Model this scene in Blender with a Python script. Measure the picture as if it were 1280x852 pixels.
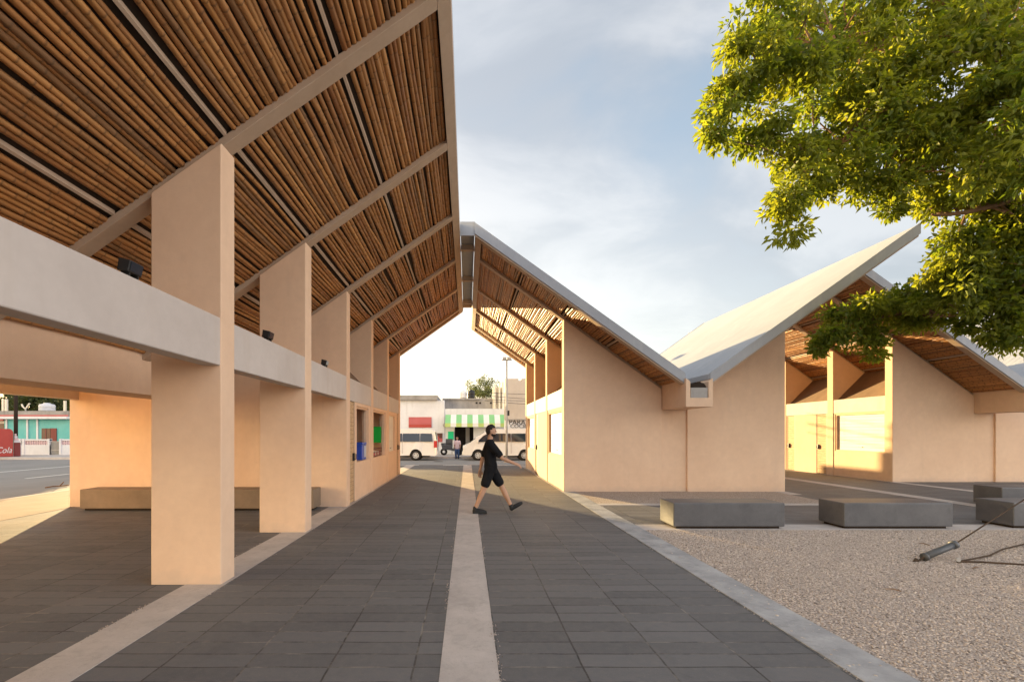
import bpy, bmesh, math, random
import numpy as np
from mathutils import Vector, Matrix, noise
R = math.radians
scn = bpy.context.scene
for o in list(bpy.data.objects): bpy.data.objects.remove(o)
col = scn.collection
rng = random.Random(7)
npr = np.random.default_rng(11)

# ------------------------------------------------------------------ camera
cam_d = bpy.data.cameras.new('camera'); cam = bpy.data.objects.new('camera', cam_d); col.objects.link(cam)
cam.location = (0, 0, 1.62); cam.rotation_euler = (R(90), 0, 0)
cam_d.sensor_width = 36; cam_d.sensor_fit = 'HORIZONTAL'; cam_d.lens = 17
cam_d.shift_x = .04375; cam_d.shift_y = .0891
cam_d.clip_start = .05; cam_d.clip_end = 3000
scn.camera = cam

# ------------------------------------------------------------------ sun and sky
SUN_AZ, SUN_EL = R(28), R(7.3)          # to the left of +Y
s = Vector((-math.sin(SUN_AZ)*math.cos(SUN_EL), math.cos(SUN_AZ)*math.cos(SUN_EL), math.sin(SUN_EL)))
sun_d = bpy.data.lights.new('sun', 'SUN'); sun = bpy.data.objects.new('sun', sun_d); col.objects.link(sun)
sun_d.energy = 5.0; sun_d.angle = R(.5); sun_d.color = (1.0, .72, .34)
sun.rotation_euler = s.to_track_quat('Z', 'Y').to_euler(); sun.location = (-20, 40, 20)

world = bpy.data.worlds.new('World'); scn.world = world; world.use_nodes = True
def build_world():
    nt = world.node_tree; nt.nodes.clear(); N = nt.nodes.new; L = nt.links.new
    def math_(op, a, b=None, clamp=False):
        n = N('ShaderNodeMath'); n.operation = op; n.use_clamp = clamp
        for i, v in enumerate((a, b)):
            if v is None: continue
            if isinstance(v, (int, float)): n.inputs[i].default_value = v
            else: L(v, n.inputs[i])
        return n.outputs[0]
    def mix(f, a, b):
        n = N('ShaderNodeMix'); n.data_type = 'RGBA'
        for k, v in ((0, f), (6, a), (7, b)):
            if isinstance(v, (int, float)): n.inputs[k].default_value = v
            elif isinstance(v, tuple): n.inputs[k].default_value = (*v, 1)
            else: L(v, n.inputs[k])
        return n.outputs[2]
    def smooth(v, a, b):
        n = N('ShaderNodeMapRange'); n.interpolation_type = 'SMOOTHSTEP'
        L(v, n.inputs[0]); n.inputs[1].default_value = a; n.inputs[2].default_value = b
        return n.outputs[0]
    sky = N('ShaderNodeTexSky'); sky.sky_type = 'NISHITA'; sky.sun_disc = False
    sky.sun_elevation = SUN_EL; sky.sun_rotation = -SUN_AZ; sky.air_density = 1.0; sky.dust_density = 1.5
    tc = N('ShaderNodeTexCoord'); sep = N('ShaderNodeSeparateXYZ'); L(tc.outputs['Generated'], sep.inputs[0])
    x, y, z = sep.outputs
    zz = math_('ADD', math_('MAXIMUM', z, 0.0), .34)
    cx = math_('DIVIDE', x, zz); cy = math_('DIVIDE', y, zz)
    cmb = N('ShaderNodeCombineXYZ'); L(cx, cmb.inputs[0]); L(cy, cmb.inputs[1])
    def nz(scale, det, rough, off, dist=0.0, sx=1.0, sy=1.0):
        m = N('ShaderNodeMapping'); m.inputs[1].default_value = (off, off*.7, 0); m.inputs[3].default_value = (sx, sy, 1); L(cmb.outputs[0], m.inputs[0])
        n = N('ShaderNodeTexNoise'); n.inputs['Scale'].default_value = scale; n.inputs['Detail'].default_value = det
        n.inputs['Roughness'].default_value = rough; n.inputs['Distortion'].default_value = dist
        L(m.outputs[0], n.inputs['Vector']); return n.outputs['Fac']
    big = nz(1.15, 4, .5, 3.1, .3); fine = nz(2.7, 7, .55, 8.3, .35, .85, 1.1)
    # clear air: pale near the horizon, soft blue above; brighter round the low sun
    up = smooth(z, .02, .62)
    air = mix(up, (.76, .79, .81), (.38, .51, .66))
    dot = math_('ADD', math_('ADD', math_('MULTIPLY', x, -.22), math_('MULTIPLY', y, .97)), math_('MULTIPLY', z, .02))
    glow = math_('MULTIPLY', smooth(dot, .52, 1.0), math_('SUBTRACT', 1.0, smooth(z, .06, .58)))
    air = mix(math_('MULTIPLY', glow, .9), air, (1.12, 1.08, 1.02))
    # cloud veil
    veil = smooth(math_('ADD', math_('MULTIPLY', big, .6), math_('MULTIPLY', fine, .4)), .31, .50)
    shade = smooth(fine, .36, .66)
    cl = mix(shade, (.56, .58, .62), (.88, .87, .875))
    cl = mix(math_('MULTIPLY', glow, .8), cl, (1.12, 1.09, 1.04))
    sk = mix(math_('MULTIPLY', veil, .92), air, cl)
    puff = math_('MULTIPLY', smooth(nz(3.1, 5, .55, 5.7), .63, .76), .45)
    sk = mix(puff, sk, (.92, .90, .86))
    # added fill light: unseen sky behind the camera, brightened to light the walls
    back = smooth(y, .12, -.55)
    back_fill = math_('MULTIPLY', back, math_('ADD', .7, math_('MULTIPLY', shade, .6)))
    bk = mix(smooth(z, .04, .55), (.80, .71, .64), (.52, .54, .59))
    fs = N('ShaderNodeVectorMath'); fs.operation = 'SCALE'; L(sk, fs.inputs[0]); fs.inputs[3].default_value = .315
    sk = mix(math_('MINIMUM', back_fill, 1.0), fs.outputs[0], bk)
    # added fill glows in unseen sky: low left for the porch, weaker right
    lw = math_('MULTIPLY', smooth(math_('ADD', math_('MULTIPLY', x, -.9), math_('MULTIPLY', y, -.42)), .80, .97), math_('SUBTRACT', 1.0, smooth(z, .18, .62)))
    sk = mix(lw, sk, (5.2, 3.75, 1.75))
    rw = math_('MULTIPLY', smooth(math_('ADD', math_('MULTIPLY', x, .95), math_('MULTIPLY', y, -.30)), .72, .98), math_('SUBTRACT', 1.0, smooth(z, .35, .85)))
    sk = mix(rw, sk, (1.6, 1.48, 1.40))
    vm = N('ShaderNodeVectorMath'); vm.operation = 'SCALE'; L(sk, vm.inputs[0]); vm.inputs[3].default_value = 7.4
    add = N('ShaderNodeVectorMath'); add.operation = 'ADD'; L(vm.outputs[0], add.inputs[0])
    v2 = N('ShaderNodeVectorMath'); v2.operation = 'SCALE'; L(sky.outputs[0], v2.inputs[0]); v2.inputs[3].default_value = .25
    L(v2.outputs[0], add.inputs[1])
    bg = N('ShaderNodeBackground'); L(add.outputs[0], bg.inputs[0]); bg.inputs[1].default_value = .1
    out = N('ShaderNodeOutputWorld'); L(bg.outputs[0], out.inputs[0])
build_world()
vs = scn.view_settings
vs.view_transform = 'Standard'; vs.look = 'None'; vs.exposure = 1.78; vs.gamma = 1; vs.use_curve_mapping = False
scn.cycles.max_bounces = 14; scn.cycles.diffuse_bounces = 8; scn.cycles.transparent_max_bounces = 12
scn.cycles.use_denoising = True; scn.cycles.sample_clamp_indirect = 8

# ------------------------------------------------------------------ materials
MATS = {}
class NT:
    def __init__(self, name):
        self.m = bpy.data.materials.new(name); self.m.use_nodes = True
        self.t = self.m.node_tree; self.b = self.t.nodes['Principled BSDF']
        self.tc = None
    def n(self, kind, **kw):
        nd = self.t.nodes.new(kind)
        for k, v in kw.items(): setattr(nd, k, v)
        return nd
    def l(self, a, b): self.t.links.new(a, b)
    def pos(self, scale=(1, 1, 1), obj=False):
        if obj:
            tc = self.n('ShaderNodeTexCoord'); o = tc.outputs['Object']
        else:
            g = self.n('ShaderNodeNewGeometry'); o = g.outputs['Position']
        m = self.n('ShaderNodeMapping'); m.inputs[3].default_value = scale; self.l(o, m.inputs[0]); return m.outputs[0]
    def noise(self, scale, det=4, rough=.55, vec=None, dist=0):
        nd = self.n('ShaderNodeTexNoise'); nd.inputs['Scale'].default_value = scale; nd.inputs['Detail'].default_value = det
        nd.inputs['Roughness'].default_value = rough; nd.inputs['Distortion'].default_value = dist
        self.l(vec if vec is not None else self.pos(), nd.inputs['Vector']); return nd.outputs['Fac']
    def ramp(self, f, a, b):
        nd = self.n('ShaderNodeMapRange'); nd.inputs[1].default_value = a; nd.inputs[2].default_value = b; self.l(f, nd.inputs[0]); return nd.outputs[0]
    def math(self, op, a, b):
        nd = self.n('ShaderNodeMath', operation=op)
        for i, v in enumerate((a, b)):
            if isinstance(v, (int, float)): nd.inputs[i].default_value = v
            else: self.l(v, nd.inputs[i])
        return nd.outputs[0]
    def mix(self, f, a, b, blend='MIX'):
        nd = self.n('ShaderNodeMix', data_type='RGBA', blend_type=blend)
        for k, v in ((0, f), (6, a), (7, b)):
            if isinstance(v, (int, float)): nd.inputs[k].default_value = v
            elif isinstance(v, tuple): nd.inputs[k].default_value = (*v, 1)
            else: self.l(v, nd.inputs[k])
        return nd.outputs[2]
    def attr(self, name):
        a = self.n('ShaderNodeAttribute'); a.attribute_name = name; return a
    def color(self, c): 
        if isinstance(c, tuple): self.b.inputs['Base Color'].default_value = (*c, 1)
        else: self.l(c, self.b.inputs['Base Color'])
    def rough(self, r, spec=.3, metal=0):
        if isinstance(r, (int, float)): self.b.inputs['Roughness'].default_value = r
        else: self.l(r, self.b.inputs['Roughness'])
        self.b.inputs['Specular IOR Level'].default_value = spec; self.b.inputs['Metallic'].default_value = metal
    def bump(self, h, strength=.3, dist=.01):
        nd = self.n('ShaderNodeBump'); nd.inputs['Strength'].default_value = strength; nd.inputs['Distance'].default_value = dist
        self.l(h, nd.inputs['Height']); self.l(nd.outputs[0], self.b.inputs['Normal'])

def mat_mottled(name, a, b, scale=1.4, rough=.85, bump=.25, bscale=60, spec=.2, dirt=None, bdist=.004):
    m = NT(name)
    f = m.ramp(m.noise(scale, 6, .6), .3, .7)
    c = m.mix(f, a, b)
    f2 = m.ramp(m.noise(scale*9, 4, .6), .25, .75)
    c = m.mix(m.math('MULTIPLY', f2, .14), c, tuple(x*.62 for x in a))
    if dirt:
        f3 = m.ramp(m.noise(1.0, 5, .62, m.pos((3.2, 3.2, .35))), .54, .78)
        c = m.mix(m.math('MULTIPLY', f3, dirt[1]), c, dirt[0])
    if name in ('strip_concrete', 'kerb_concrete', 'bench_concrete'):
        f4 = m.ramp(m.noise(5.5, 7, .72, dist=.6), .50, .72); c = m.mix(m.math('MULTIPLY', f4, .38), c, tuple(x*.55 for x in a))
        f5 = m.ramp(m.noise(90, 2, .5), .62, .72); c = m.mix(m.math('MULTIPLY', f5, .35), c, tuple(x*.5 for x in a))
    m.color(c); m.rough(rough, spec)
    if bump: m.bump(m.noise(bscale, 5, .6), bump, bdist)
    MATS[name] = m.m; return m

# peach lime stucco with a splash-stained foot
def mat_stucco():
    m = NT('stucco')
    f = m.ramp(m.noise(.9, 6, .62), .3, .7)
    c = m.mix(f, (.71, .495, .34), (.78, .565, .395))
    f2 = m.ramp(m.noise(7, 5, .6), .3, .75)
    c = m.mix(m.math('MULTIPLY', f2, .24), c, (.54, .36, .25))
    f3 = m.ramp(m.noise(1.0, 5, .6, m.pos((2.6, 2.6, .3))), .56, .8)
    c = m.mix(m.math('MULTIPLY', f3, .30), c, (.50, .36, .27))
    f5 = m.ramp(m.noise(1.6, 7, .72, dist=1.2), .50, .53); f6 = m.ramp(m.noise(1.6, 7, .72, dist=1.2), .56, .53)
    c = m.mix(m.math('MULTIPLY', m.math('MULTIPLY', f5, f6), .10), c, (.60, .44, .34))
    sx = m.n('ShaderNodeSeparateXYZ'); m.l(m.pos(), sx.inputs[0])
    foot = m.ramp(m.math('ADD', sx.outputs[2], m.math('MULTIPLY', m.noise(5, 5, .65), .35)), .34, .14)
    foot.node.clamp = True
    c = m.mix(m.math('MULTIPLY', foot, .45), c, (.47, .37, .30))
    m.color(c); m.rough(.88, .2)
    h = m.math('ADD', m.noise(55, 5, .6), m.math('MULTIPLY', m.noise(3.5, 3, .5), 2.0))
    m.bump(h, .22, .005)
    MATS['stucco'] = m.m
mat_stucco()
mat_mottled('pale_concrete', (.50, .44, .40), (.58, .52, .475), 1.3, .7, .15, 40, .3, ((.47, .39, .32), .5))
mat_mottled('strip_concrete', (.42, .375, .345), (.55, .495, .455), 1.8, .9, .35, 70, .2, None, .004)
mat_mottled('footpath_concrete', (.215, .175, .145), (.29, .24, .20), 1.4, .9, .3, 60, .2)
mat_mottled('kerb_concrete', (.25, .248, .25), (.46, .45, .44), 2.2, .9, .35, 60, .2)
mat_mottled('bench_concrete', (.064, .064, .070), (.108, .106, .111), 2.2, .42, .45, 50, .6)
mat_mottled('bench_concrete_warm', (.20, .145, .10), (.27, .20, .14), 2.2, .85, .4, 50, .3)
mat_mottled('rough_concrete', (.24, .225, .21), (.38, .36, .335), 1.0, .92, .4, 30, .2, ((.13, .12, .11), .6))
mat_mottled('white_wall', (.60, .60, .62), (.72, .72, .73), .8, .85, .2, 30, .2, ((.45, .43, .42), .5))
mat_mottled('beige_wall', (.46, .40, .34), (.54, .475, .41), .7, .9, .2, 30, .2, ((.36, .31, .27), .5))
mat_mottled('cream_wall', (.70, .64, .52), (.76, .70, .58), .7, .9, .2, 30, .2)
mat_mottled('teal_wall', (.12, .42, .40), (.20, .50, .47), .8, .85, .2, 30, .2, ((.28, .46, .44), .5))
mat_mottled('red_paint', (.36, .045, .035), (.42, .06, .045), 1.2, .5, .05, 20, .4)
mat_mottled('dull_red', (.42, .10, .10), (.48, .13, .13), 1.2, .6, .05, 20, .3)
mat_mottled('dark_red', (.16, .03, .028), (.21, .045, .04), 1.2, .6, .05, 20, .3)
mat_mottled('asphalt', (.21, .205, .20), (.275, .265, .255), .35, .9, .5, 90, .25, None, .004)
mat_mottled('dirt', (.28, .23, .18), (.36, .30, .24), .3, .95, .4, 20, .1)
mat_mottled('steel_paint', (.43, .315, .225), (.50, .375, .275), 2.5, .6, .08, 40, .35, ((.36, .28, .2), .4))
mat_mottled('roof_white', (.315, .33, .36), (.38, .395, .425), .6, .55, .06, 12, .35, ((.55, .53, .50), .4))
mat_mottled('dark_deck', (.035, .026, .02), (.05, .038, .03), 2, .95, .1, 20, .1)
mat_mottled('attic_panel', (.20, .14, .10), (.26, .185, .13), 2, .9, .2, 20, .1)  # concrete with its shadow put into the dark brown
mat_mottled('shutter_paint', (.70, .63, .53), (.77, .70, .60), 1.5, .6, .08, 20, .3, ((.55, .45, .34), .45))
mat_mottled('black_paint', (.012, .012, .013), (.02, .02, .02), 3, .5, .05, 40, .4)
mat_mottled('grey_plastic', (.05, .052, .056), (.08, .083, .088), 4, .5, .1, 40, .4)
mat_mottled('rope', (.05, .035, .025), (.09, .06, .04), 8, .9, .2, 80, .1)
mat_mottled('blue_plastic', (.02, .06, .38), (.03, .08, .44), 2, .4, .05, 20, .4)
mat_mottled('pale_blue_plastic', (.42, .47, .58), (.50, .55, .64), 2, .4, .05, 20, .4)
mat_mottled('green_sheet', (.01, .42, .045), (.015, .48, .06), 2, .5, .03, 20, .3)
mat_mottled('poster_green', (.01, .50, .22), (.015, .55, .25), 2, .5, .03, 20, .3)
mat_mottled('awning_green', (.21, .50, .22), (.26, .55, .26), 2, .7, .1, 30, .2)
mat_mottled('awning_lime', (.42, .54, .16), (.46, .58, .20), 2, .7, .1, 30, .2)
mat_mottled('awning_white', (.70, .70, .68), (.76, .76, .74), 2, .7, .1, 30, .2)
mat_mottled('bark', (.16, .095, .055), (.26, .165, .10), 5, .95, .7, 35, .1, None, .01)
mat_mottled('skin', (.44, .25, .16), (.50, .29, .19), 6, .6, .05, 60, .3)
mat_mottled('hair', (.012, .009, .008), (.022, .016, .013), 30, .7, .5, 220, .3)
mat_mottled('black_cloth', (.010, .010, .011), (.018, .018, .020), 6, .95, .3, 60, .1, None, .006)
mat_mottled('shoe_black', (.012, .012, .012), (.02, .02, .02), 9, .6, .2, 60, .3)
mat_mottled('pink_cloth', (.62, .46, .46), (.70, .53, .53), 6, .95, .3, 60, .1)
mat_mottled('denim', (.05, .09, .19), (.075, .12, .24), 8, .95, .3, 80, .1)
mat_mottled('van_white', (.70, .67, .63), (.74, .71, .67), 1, .3, 0, 20, .5)
mat_mottled('tyre', (.018, .017, .016), (.03, .028, .026), 6, .85, .2, 60, .2)
mat_mottled('alloy', (.50, .50, .50), (.60, .60, .60), 6, .35, 0, 60, .5)
mat_mottled('tail_red', (.45, .02, .02), (.5, .03, .03), 6, .25, 0, 60, .5)
mat_mottled('lamp_clear', (.7, .7, .68), (.8, .8, .78), 6, .2, 0, 60, .5)
mat_mottled('road_paint', (.62, .61, .58), (.78, .77, .74), 4, .8, .1, 60, .2)
mat_mottled('galvanised', (.30, .28, .26), (.38, .36, .335), 5, .5, .05, 60, .4)
mat_mottled('brown_window', (.075, .03, .025), (.11, .04, .032), 2, .4, .05, 20, .4)
mat_mottled('interior_dark', (.02, .018, .016), (.04, .036, .03), 2, .9, 0, 20, .1)

def mat_simple(name, c, rough=.5, spec=.4, metal=0):
    m = NT(name); m.color(c); m.rough(rough, spec, metal); MATS[name] = m.m
mat_simple('glass_dark', (.02, .028, .04), .06, .6)

def mat_pavers():
    m = NT('pavers')
    g = m.n('ShaderNodeNewGeometry'); mp = m.n('ShaderNodeMapping'); m.l(g.outputs['Position'], mp.inputs[0])
    mp.inputs[1].default_value = (-.216, .06, 0)
    br = m.n('ShaderNodeTexBrick'); br.offset = 0; br.squash = 1
    wob = m.n('ShaderNodeTexNoise'); wob.inputs['Scale'].default_value = 3.0; wob.inputs['Detail'].default_value = 2; m.l(g.outputs['Position'], wob.inputs['Vector'])
    w1 = m.n('ShaderNodeVectorMath', operation='SUBTRACT'); m.l(wob.outputs['Color'], w1.inputs[0]); w1.inputs[1].default_value = (.5, .5, .5)
    w2 = m.n('ShaderNodeVectorMath', operation='SCALE'); m.l(w1.outputs[0], w2.inputs[0]); w2.inputs[3].default_value = .022
    w3 = m.n('ShaderNodeVectorMath', operation='ADD'); m.l(mp.outputs[0], w3.inputs[0]); m.l(w2.outputs[0], w3.inputs[1])
    m.l(w3.outputs[0], br.inputs['Vector'])
    br.inputs['Scale'].default_value = 1; br.inputs['Mortar Size'].default_value = .008; br.inputs['Mortar Smooth'].default_value = .3
    br.inputs['Brick Width'].default_value = .585; br.inputs['Row Height'].default_value = .2; br.inputs['Bias'].default_value = 0
    br.inputs['Color1'].default_value = (.088, .088, .092, 1); br.inputs['Color2'].default_value = (.142, .140, .143, 1)
    br.inputs['Mortar'].default_value = (.022, .021, .020, 1)
    f = m.ramp(m.noise(.55, 6, .6), .3, .72)
    c = m.mix(m.math('MULTIPLY', f, .55), br.outputs['Color'], (.158, .152, .148))
    f2 = m.ramp(m.noise(14, 5, .65), .35, .8)
    c = m.mix(m.math('MULTIPLY', f2, .35), c, (.20, .182, .168))
    f4 = m.ramp(m.noise(2.3, 6, .7, dist=.8), .60, .78)
    c = m.mix(m.math('MULTIPLY', f4, .40), c, (.21, .185, .16))
    f3 = m.ramp(m.noise(110, 2, .5), .64, .72)
    c = m.mix(m.math('MULTIPLY', f3, .4), c, (.28, .26, .24))
    sand = m.math('MULTIPLY', br.outputs['Fac'], m.ramp(m.noise(1.7, 5, .7), .50, .62)); sand.node.use_clamp = True
    c = m.mix(m.math('MULTIPLY', sand, .75), c, (.27, .245, .215))
    f7 = m.ramp(m.noise(.9, 8, .75, dist=.5), .55, .80); c = m.mix(m.math('MULTIPLY', f7, .35), c, (.06, .056, .054))
    m.color(c)
    m.rough(.68, .22)
    # each slab sits a little higher or lower
    h = m.math('ADD', m.math('MULTIPLY', br.outputs['Fac'], -1.6), m.math('MULTIPLY', m.noise(70, 5, .65), .8))
    sc = m.n('ShaderNodeSeparateColor'); m.l(br.outputs['Color'], sc.inputs[0])
    h = m.math('ADD', h, m.math('MULTIPLY', sc.outputs[0], 6.0))
    m.bump(h, .5, .005)
    MATS['pavers'] = m.m
mat_pavers()

def mat_gravel():
    m = NT('gravel')
    v = m.n('ShaderNodeTexVoronoi'); v.inputs['Scale'].default_value = 62; m.l(m.pos(), v.inputs['Vector'])
    sc = m.n('ShaderNodeSeparateColor'); m.l(v.outputs['Color'], sc.inputs[0])
    c = m.mix(sc.outputs[0], (.38, .31, .26), (.54, .455, .385))
    c = m.mix(m.ramp(v.outputs['Distance'], .45, .85), c, (.20, .16, .13))
    dark = m.ramp(sc.outputs[1], .86, .9)
    c = m.mix(m.math('MULTIPLY', dark, .7), c, (.13, .10, .08))
    f = m.ramp(m.noise(.8, 5, .6), .3, .7)
    c = m.mix(m.math('MULTIPLY', f, .3), c, (.42, .345, .28))
    m.color(c); m.rough(.95, .15)
    m.bump(m.math('SUBTRACT', 1.0, v.outputs['Distance']), .8, .012)
    MATS['gravel'] = m.m
    p = NT('pebbles')
    a = p.attr('tint'); sc = p.n('ShaderNodeSeparateColor'); p.l(a.outputs['Color'], sc.inputs[0])
    c = p.mix(sc.outputs[0], (.35, .29, .245), (.58, .49, .415))
    c = p.mix(p.ramp(sc.outputs[1], .93, .95), c, (.14, .11, .09))
    p.color(c); p.rough(.9, .2); MATS['pebbles'] = p.m
mat_gravel()

def mat_bamboo():
    m = NT('bamboo')
    a = m.attr('tint'); sc = m.n('ShaderNodeSeparateColor'); m.l(a.outputs['Color'], sc.inputs[0])
    r, nd, r2 = sc.outputs
    c = m.mix(r, (.29, .112, .035), (.57, .275, .088))
    c = m.mix(m.math('MULTIPLY', m.ramp(r2, .86, .95), .75), c, (.15, .085, .045))
    f = m.ramp(m.noise(5, 5, .65, m.pos((1, .25, 1))), .35, .75)
    c = m.mix(m.math('MULTIPLY', f, .45), c, (.22, .115, .05))
    f = m.ramp(m.noise(40, 3, .6, m.pos((1, .12, 1))), .45, .8)
    c = m.mix(m.math('MULTIPLY', f, .2), c, (.56, .36, .17))
    c = m.mix(m.math('MULTIPLY', nd, .7), c, (.09, .05, .025))
    m.color(c); m.rough(.5, .35)
    m.bump(m.noise(80, 3, .6, m.pos((1, .1, 1))), .15, .003)
    MATS['bamboo'] = m.m
mat_bamboo()

def mat_door():
    m = NT('plank_door')
    w = m.n('ShaderNodeTexWave'); w.bands_direction = 'Z'; w.wave_profile = 'SAW'; w.inputs['Scale'].default_value = 3.2; w.inputs['Distortion'].default_value = .3
    m.l(m.pos(), w.inputs['Vector'])
    f = m.noise(6, 5, .6, m.pos((1, 1, 6)))
    c = m.mix(m.ramp(f, .3, .7), (.42, .255, .13), (.60, .42, .25))
    c = m.mix(m.ramp(w.outputs['Fac'], .93, .97), c, (.09, .05, .03))
    m.color(c); m.rough(.7, .25); m.bump(w.outputs['Fac'], .3, .006); MATS['plank_door'] = m.m
mat_door()

def mat_leaf(name, a, b, ta, tb, tr=.45):
    m = NT(name)
    at = m.attr('tint'); sc = m.n('ShaderNodeSeparateColor'); m.l(at.outputs['Color'], sc.inputs[0])
    c = m.mix(sc.outputs[0], a, b); t = m.mix(sc.outputs[1], ta, tb)
    m.color(c); m.rough(.55, .3)
    tl = m.n('ShaderNodeBsdfTranslucent'); m.l(t, tl.inputs[0])
    mx = m.n('ShaderNodeMixShader'); mx.inputs[0].default_value = tr
    m.l(m.b.outputs[0], mx.inputs[1]); m.l(tl.outputs[0], mx.inputs[2])
    out = m.t.nodes['Material Output']; m.l(mx.outputs[0], out.inputs[0]); MATS[name] = m.m
mat_leaf('leaf', (.04, .068, .010), (.13, .155, .02), (.15, .25, .012), (.54, .52, .025), .5)
mat_leaf('leaf_far', (.07, .09, .03), (.13, .15, .05), (.12, .15, .04), (.22, .24, .06), .3)
mat_leaf('leaf_dark', (.03, .045, .015), (.06, .08, .025), (.05, .07, .015), (.10, .12, .03), .25)

def mat_kerb_paint():
    m = NT('painted_kerb')
    sx = m.n('ShaderNodeSeparateXYZ'); m.l(m.pos(), sx.inputs[0])
    f = m.math('GREATER_THAN', m.math('FRACT', m.math('MULTIPLY', sx.outputs[0], .42), 0), .5)
    n = m.ramp(m.noise(6, 5, .7), .42, .6)
    c = m.mix(f, (.17, .14, .12), (.66, .63, .58)); c = m.mix(m.math('MULTIPLY', n, .5), c, (.28, .25, .22))
    m.color(c); m.rough(.9, .2); MATS['painted_kerb'] = m.m
mat_kerb_paint()

# ------------------------------------------------------------------ mesh helpers
WL = {}                                    # world location of each thing's origin
def tag(o, label=None, cat=None, group=None, kind=None):
    if label: o['label'] = label
    if cat: o['category'] = cat
    if group: o['group'] = group
    if kind: o['kind'] = kind
    return o
def empty(name, loc=(0, 0, 0), label=None, cat=None, group=None):
    o = bpy.data.objects.new(name, None); col.objects.link(o); o.location = loc; o.empty_display_size = .2
    WL[o.name] = Vector(loc); return tag(o, label, cat, group)
def link(name, me, mat, parent=None, smooth=False):
    o = bpy.data.objects.new(name, me); col.objects.link(o)
    for m in (mat if isinstance(mat, (list, tuple)) else [mat]): me.materials.append(MATS[m])
    if parent is not None:
        o.parent = parent; w = WL[parent.name]; me.transform(Matrix.Translation(-w)); WL[o.name] = w
    else: WL[o.name] = Vector((0, 0, 0))
    if smooth: me.polygons.foreach_set('use_smooth', [True]*len(me.polygons))
    return o
def bevel(o, w=.012, seg=2):
    b = o.modifiers.new('bevel', 'BEVEL'); b.width = w; b.segments = seg; b.limit_method = 'ANGLE'; b.angle_limit = R(40); return o
class MB:
    def __init__(self): self.v = []; self.f = []; self.mi = []
    def add(self, vs, fs, mi=0):
        k = len(self.v); self.v += [tuple(v) for v in vs]; self.f += [tuple(i+k for i in f) for f in fs]; self.mi += [mi]*len(fs); return self
    def box(self, x0, x1, y0, y1, z0, z1, mi=0):
        if x0 > x1: x0, x1 = x1, x0
        return self.add([(x0,y0,z0),(x1,y0,z0),(x1,y1,z0),(x0,y1,z0),(x0,y0,z1),(x1,y0,z1),(x1,y1,z1),(x0,y1,z1)],
                        [(3,2,1,0),(4,5,6,7),(0,1,5,4),(1,2,6,5),(2,3,7,6),(3,0,4,7)], mi)
    def prism_y(self, poly, y0, y1, mi=0):      # poly of (x, z)
        n = len(poly)
        a = sum(poly[i][0]*poly[(i+1) % n][1]-poly[(i+1) % n][0]*poly[i][1] for i in range(n))
        if a < 0: poly = poly[::-1]
        vs = [(x, y0, z) for x, z in poly]+[(x, y1, z) for x, z in poly]
        fs = [tuple(range(n)), tuple(range(2*n-1, n-1, -1))]+[(i, i+n, (i+1) % n+n, (i+1) % n) for i in range(n)]
        return self.add(vs, fs, mi)
    def tube(self, pts, rs, n=8, cap=True, mi=0):
        pts = [Vector(p) for p in pts]
        if not isinstance(rs, (list, tuple)): rs = [rs]*len(pts)
        k = len(self.v); t0 = (pts[1]-pts[0]).normalized(); u = t0.orthogonal().normalized()
        for i, p in enumerate(pts):
            t = (pts[min(i+1, len(pts)-1)]-pts[max(i-1, 0)]).normalized()
            u = (u-t*u.dot(t)).normalized(); w = t.cross(u)
            for j in range(n):
                a = 2*math.pi*j/n; q = p+(u*math.cos(a)+w*math.sin(a))*rs[i]; self.v.append(tuple(q))
        for i in range(len(pts)-1):
            for j in range(n):
                self.f.append((k+i*n+j, k+i*n+(j+1) % n, k+(i+1)*n+(j+1) % n, k+(i+1)*n+j)); self.mi.append(mi)
        if cap:
            self.f.append(tuple(k+j for j in range(n-1, -1, -1))); self.f.append(tuple(k+(len(pts)-1)*n+j for j in range(n))); self.mi += [mi, mi]
        return self
    def lathe(self, prof, c, axis='Z', n=20, mi=0, cap=True):      # prof of (r, h)
        k = len(self.v)
        for r, h in prof:
            for j in range(n):
                a = 2*math.pi*j/n; p, q = r*math.cos(a), r*math.sin(a)
                self.v.append({'Z': (c[0]+p, c[1]+q, c[2]+h), 'Y': (c[0]+q, c[1]+h, c[2]+p), 'X': (c[0]+h, c[1]+p, c[2]+q)}[axis])
        for i in range(len(prof)-1):
            for j in range(n):
                self.f.append((k+i*n+j, k+i*n+(j+1) % n, k+(i+1)*n+(j+1) % n, k+(i+1)*n+j)); self.mi.append(mi)
        if cap:
            self.f.append(tuple(k+j for j in range(n-1, -1, -1))); self.f.append(tuple(k+(len(prof)-1)*n+j for j in range(n))); self.mi += [mi, mi]
        return self
    def ball(self, c, r, n=12, m=8, mi=0):
        rx, ry, rz = r if isinstance(r, (tuple, list)) else (r, r, r)
        k = len(self.v)
        for i in range(m+1):
            t = math.pi*i/m
            for j in range(n):
                a = 2*math.pi*j/n
                self.v.append((c[0]+rx*math.sin(t)*math.cos(a), c[1]+ry*math.sin(t)*math.sin(a), c[2]-rz*math.cos(t)))
        for i in range(m):
            for j in range(n):
                self.f.append((k+i*n+j, k+i*n+(j+1) % n, k+(i+1)*n+(j+1) % n, k+(i+1)*n+j)); self.mi.append(mi)
        return self
    def mesh(self, name='m'):
        me = bpy.data.meshes.new(name); me.from_pydata(self.v, [], self.f)
        if any(self.mi): me.polygons.foreach_set('material_index', self.mi)
        me.update(); return me
    def build(self, name, mat, parent=None, smooth=False): return link(name, self.mesh(name), mat, parent, smooth)
def B(x0, x1, y0, y1, z0, z1): return MB().box(x0, x1, y0, y1, z0, z1)
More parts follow.
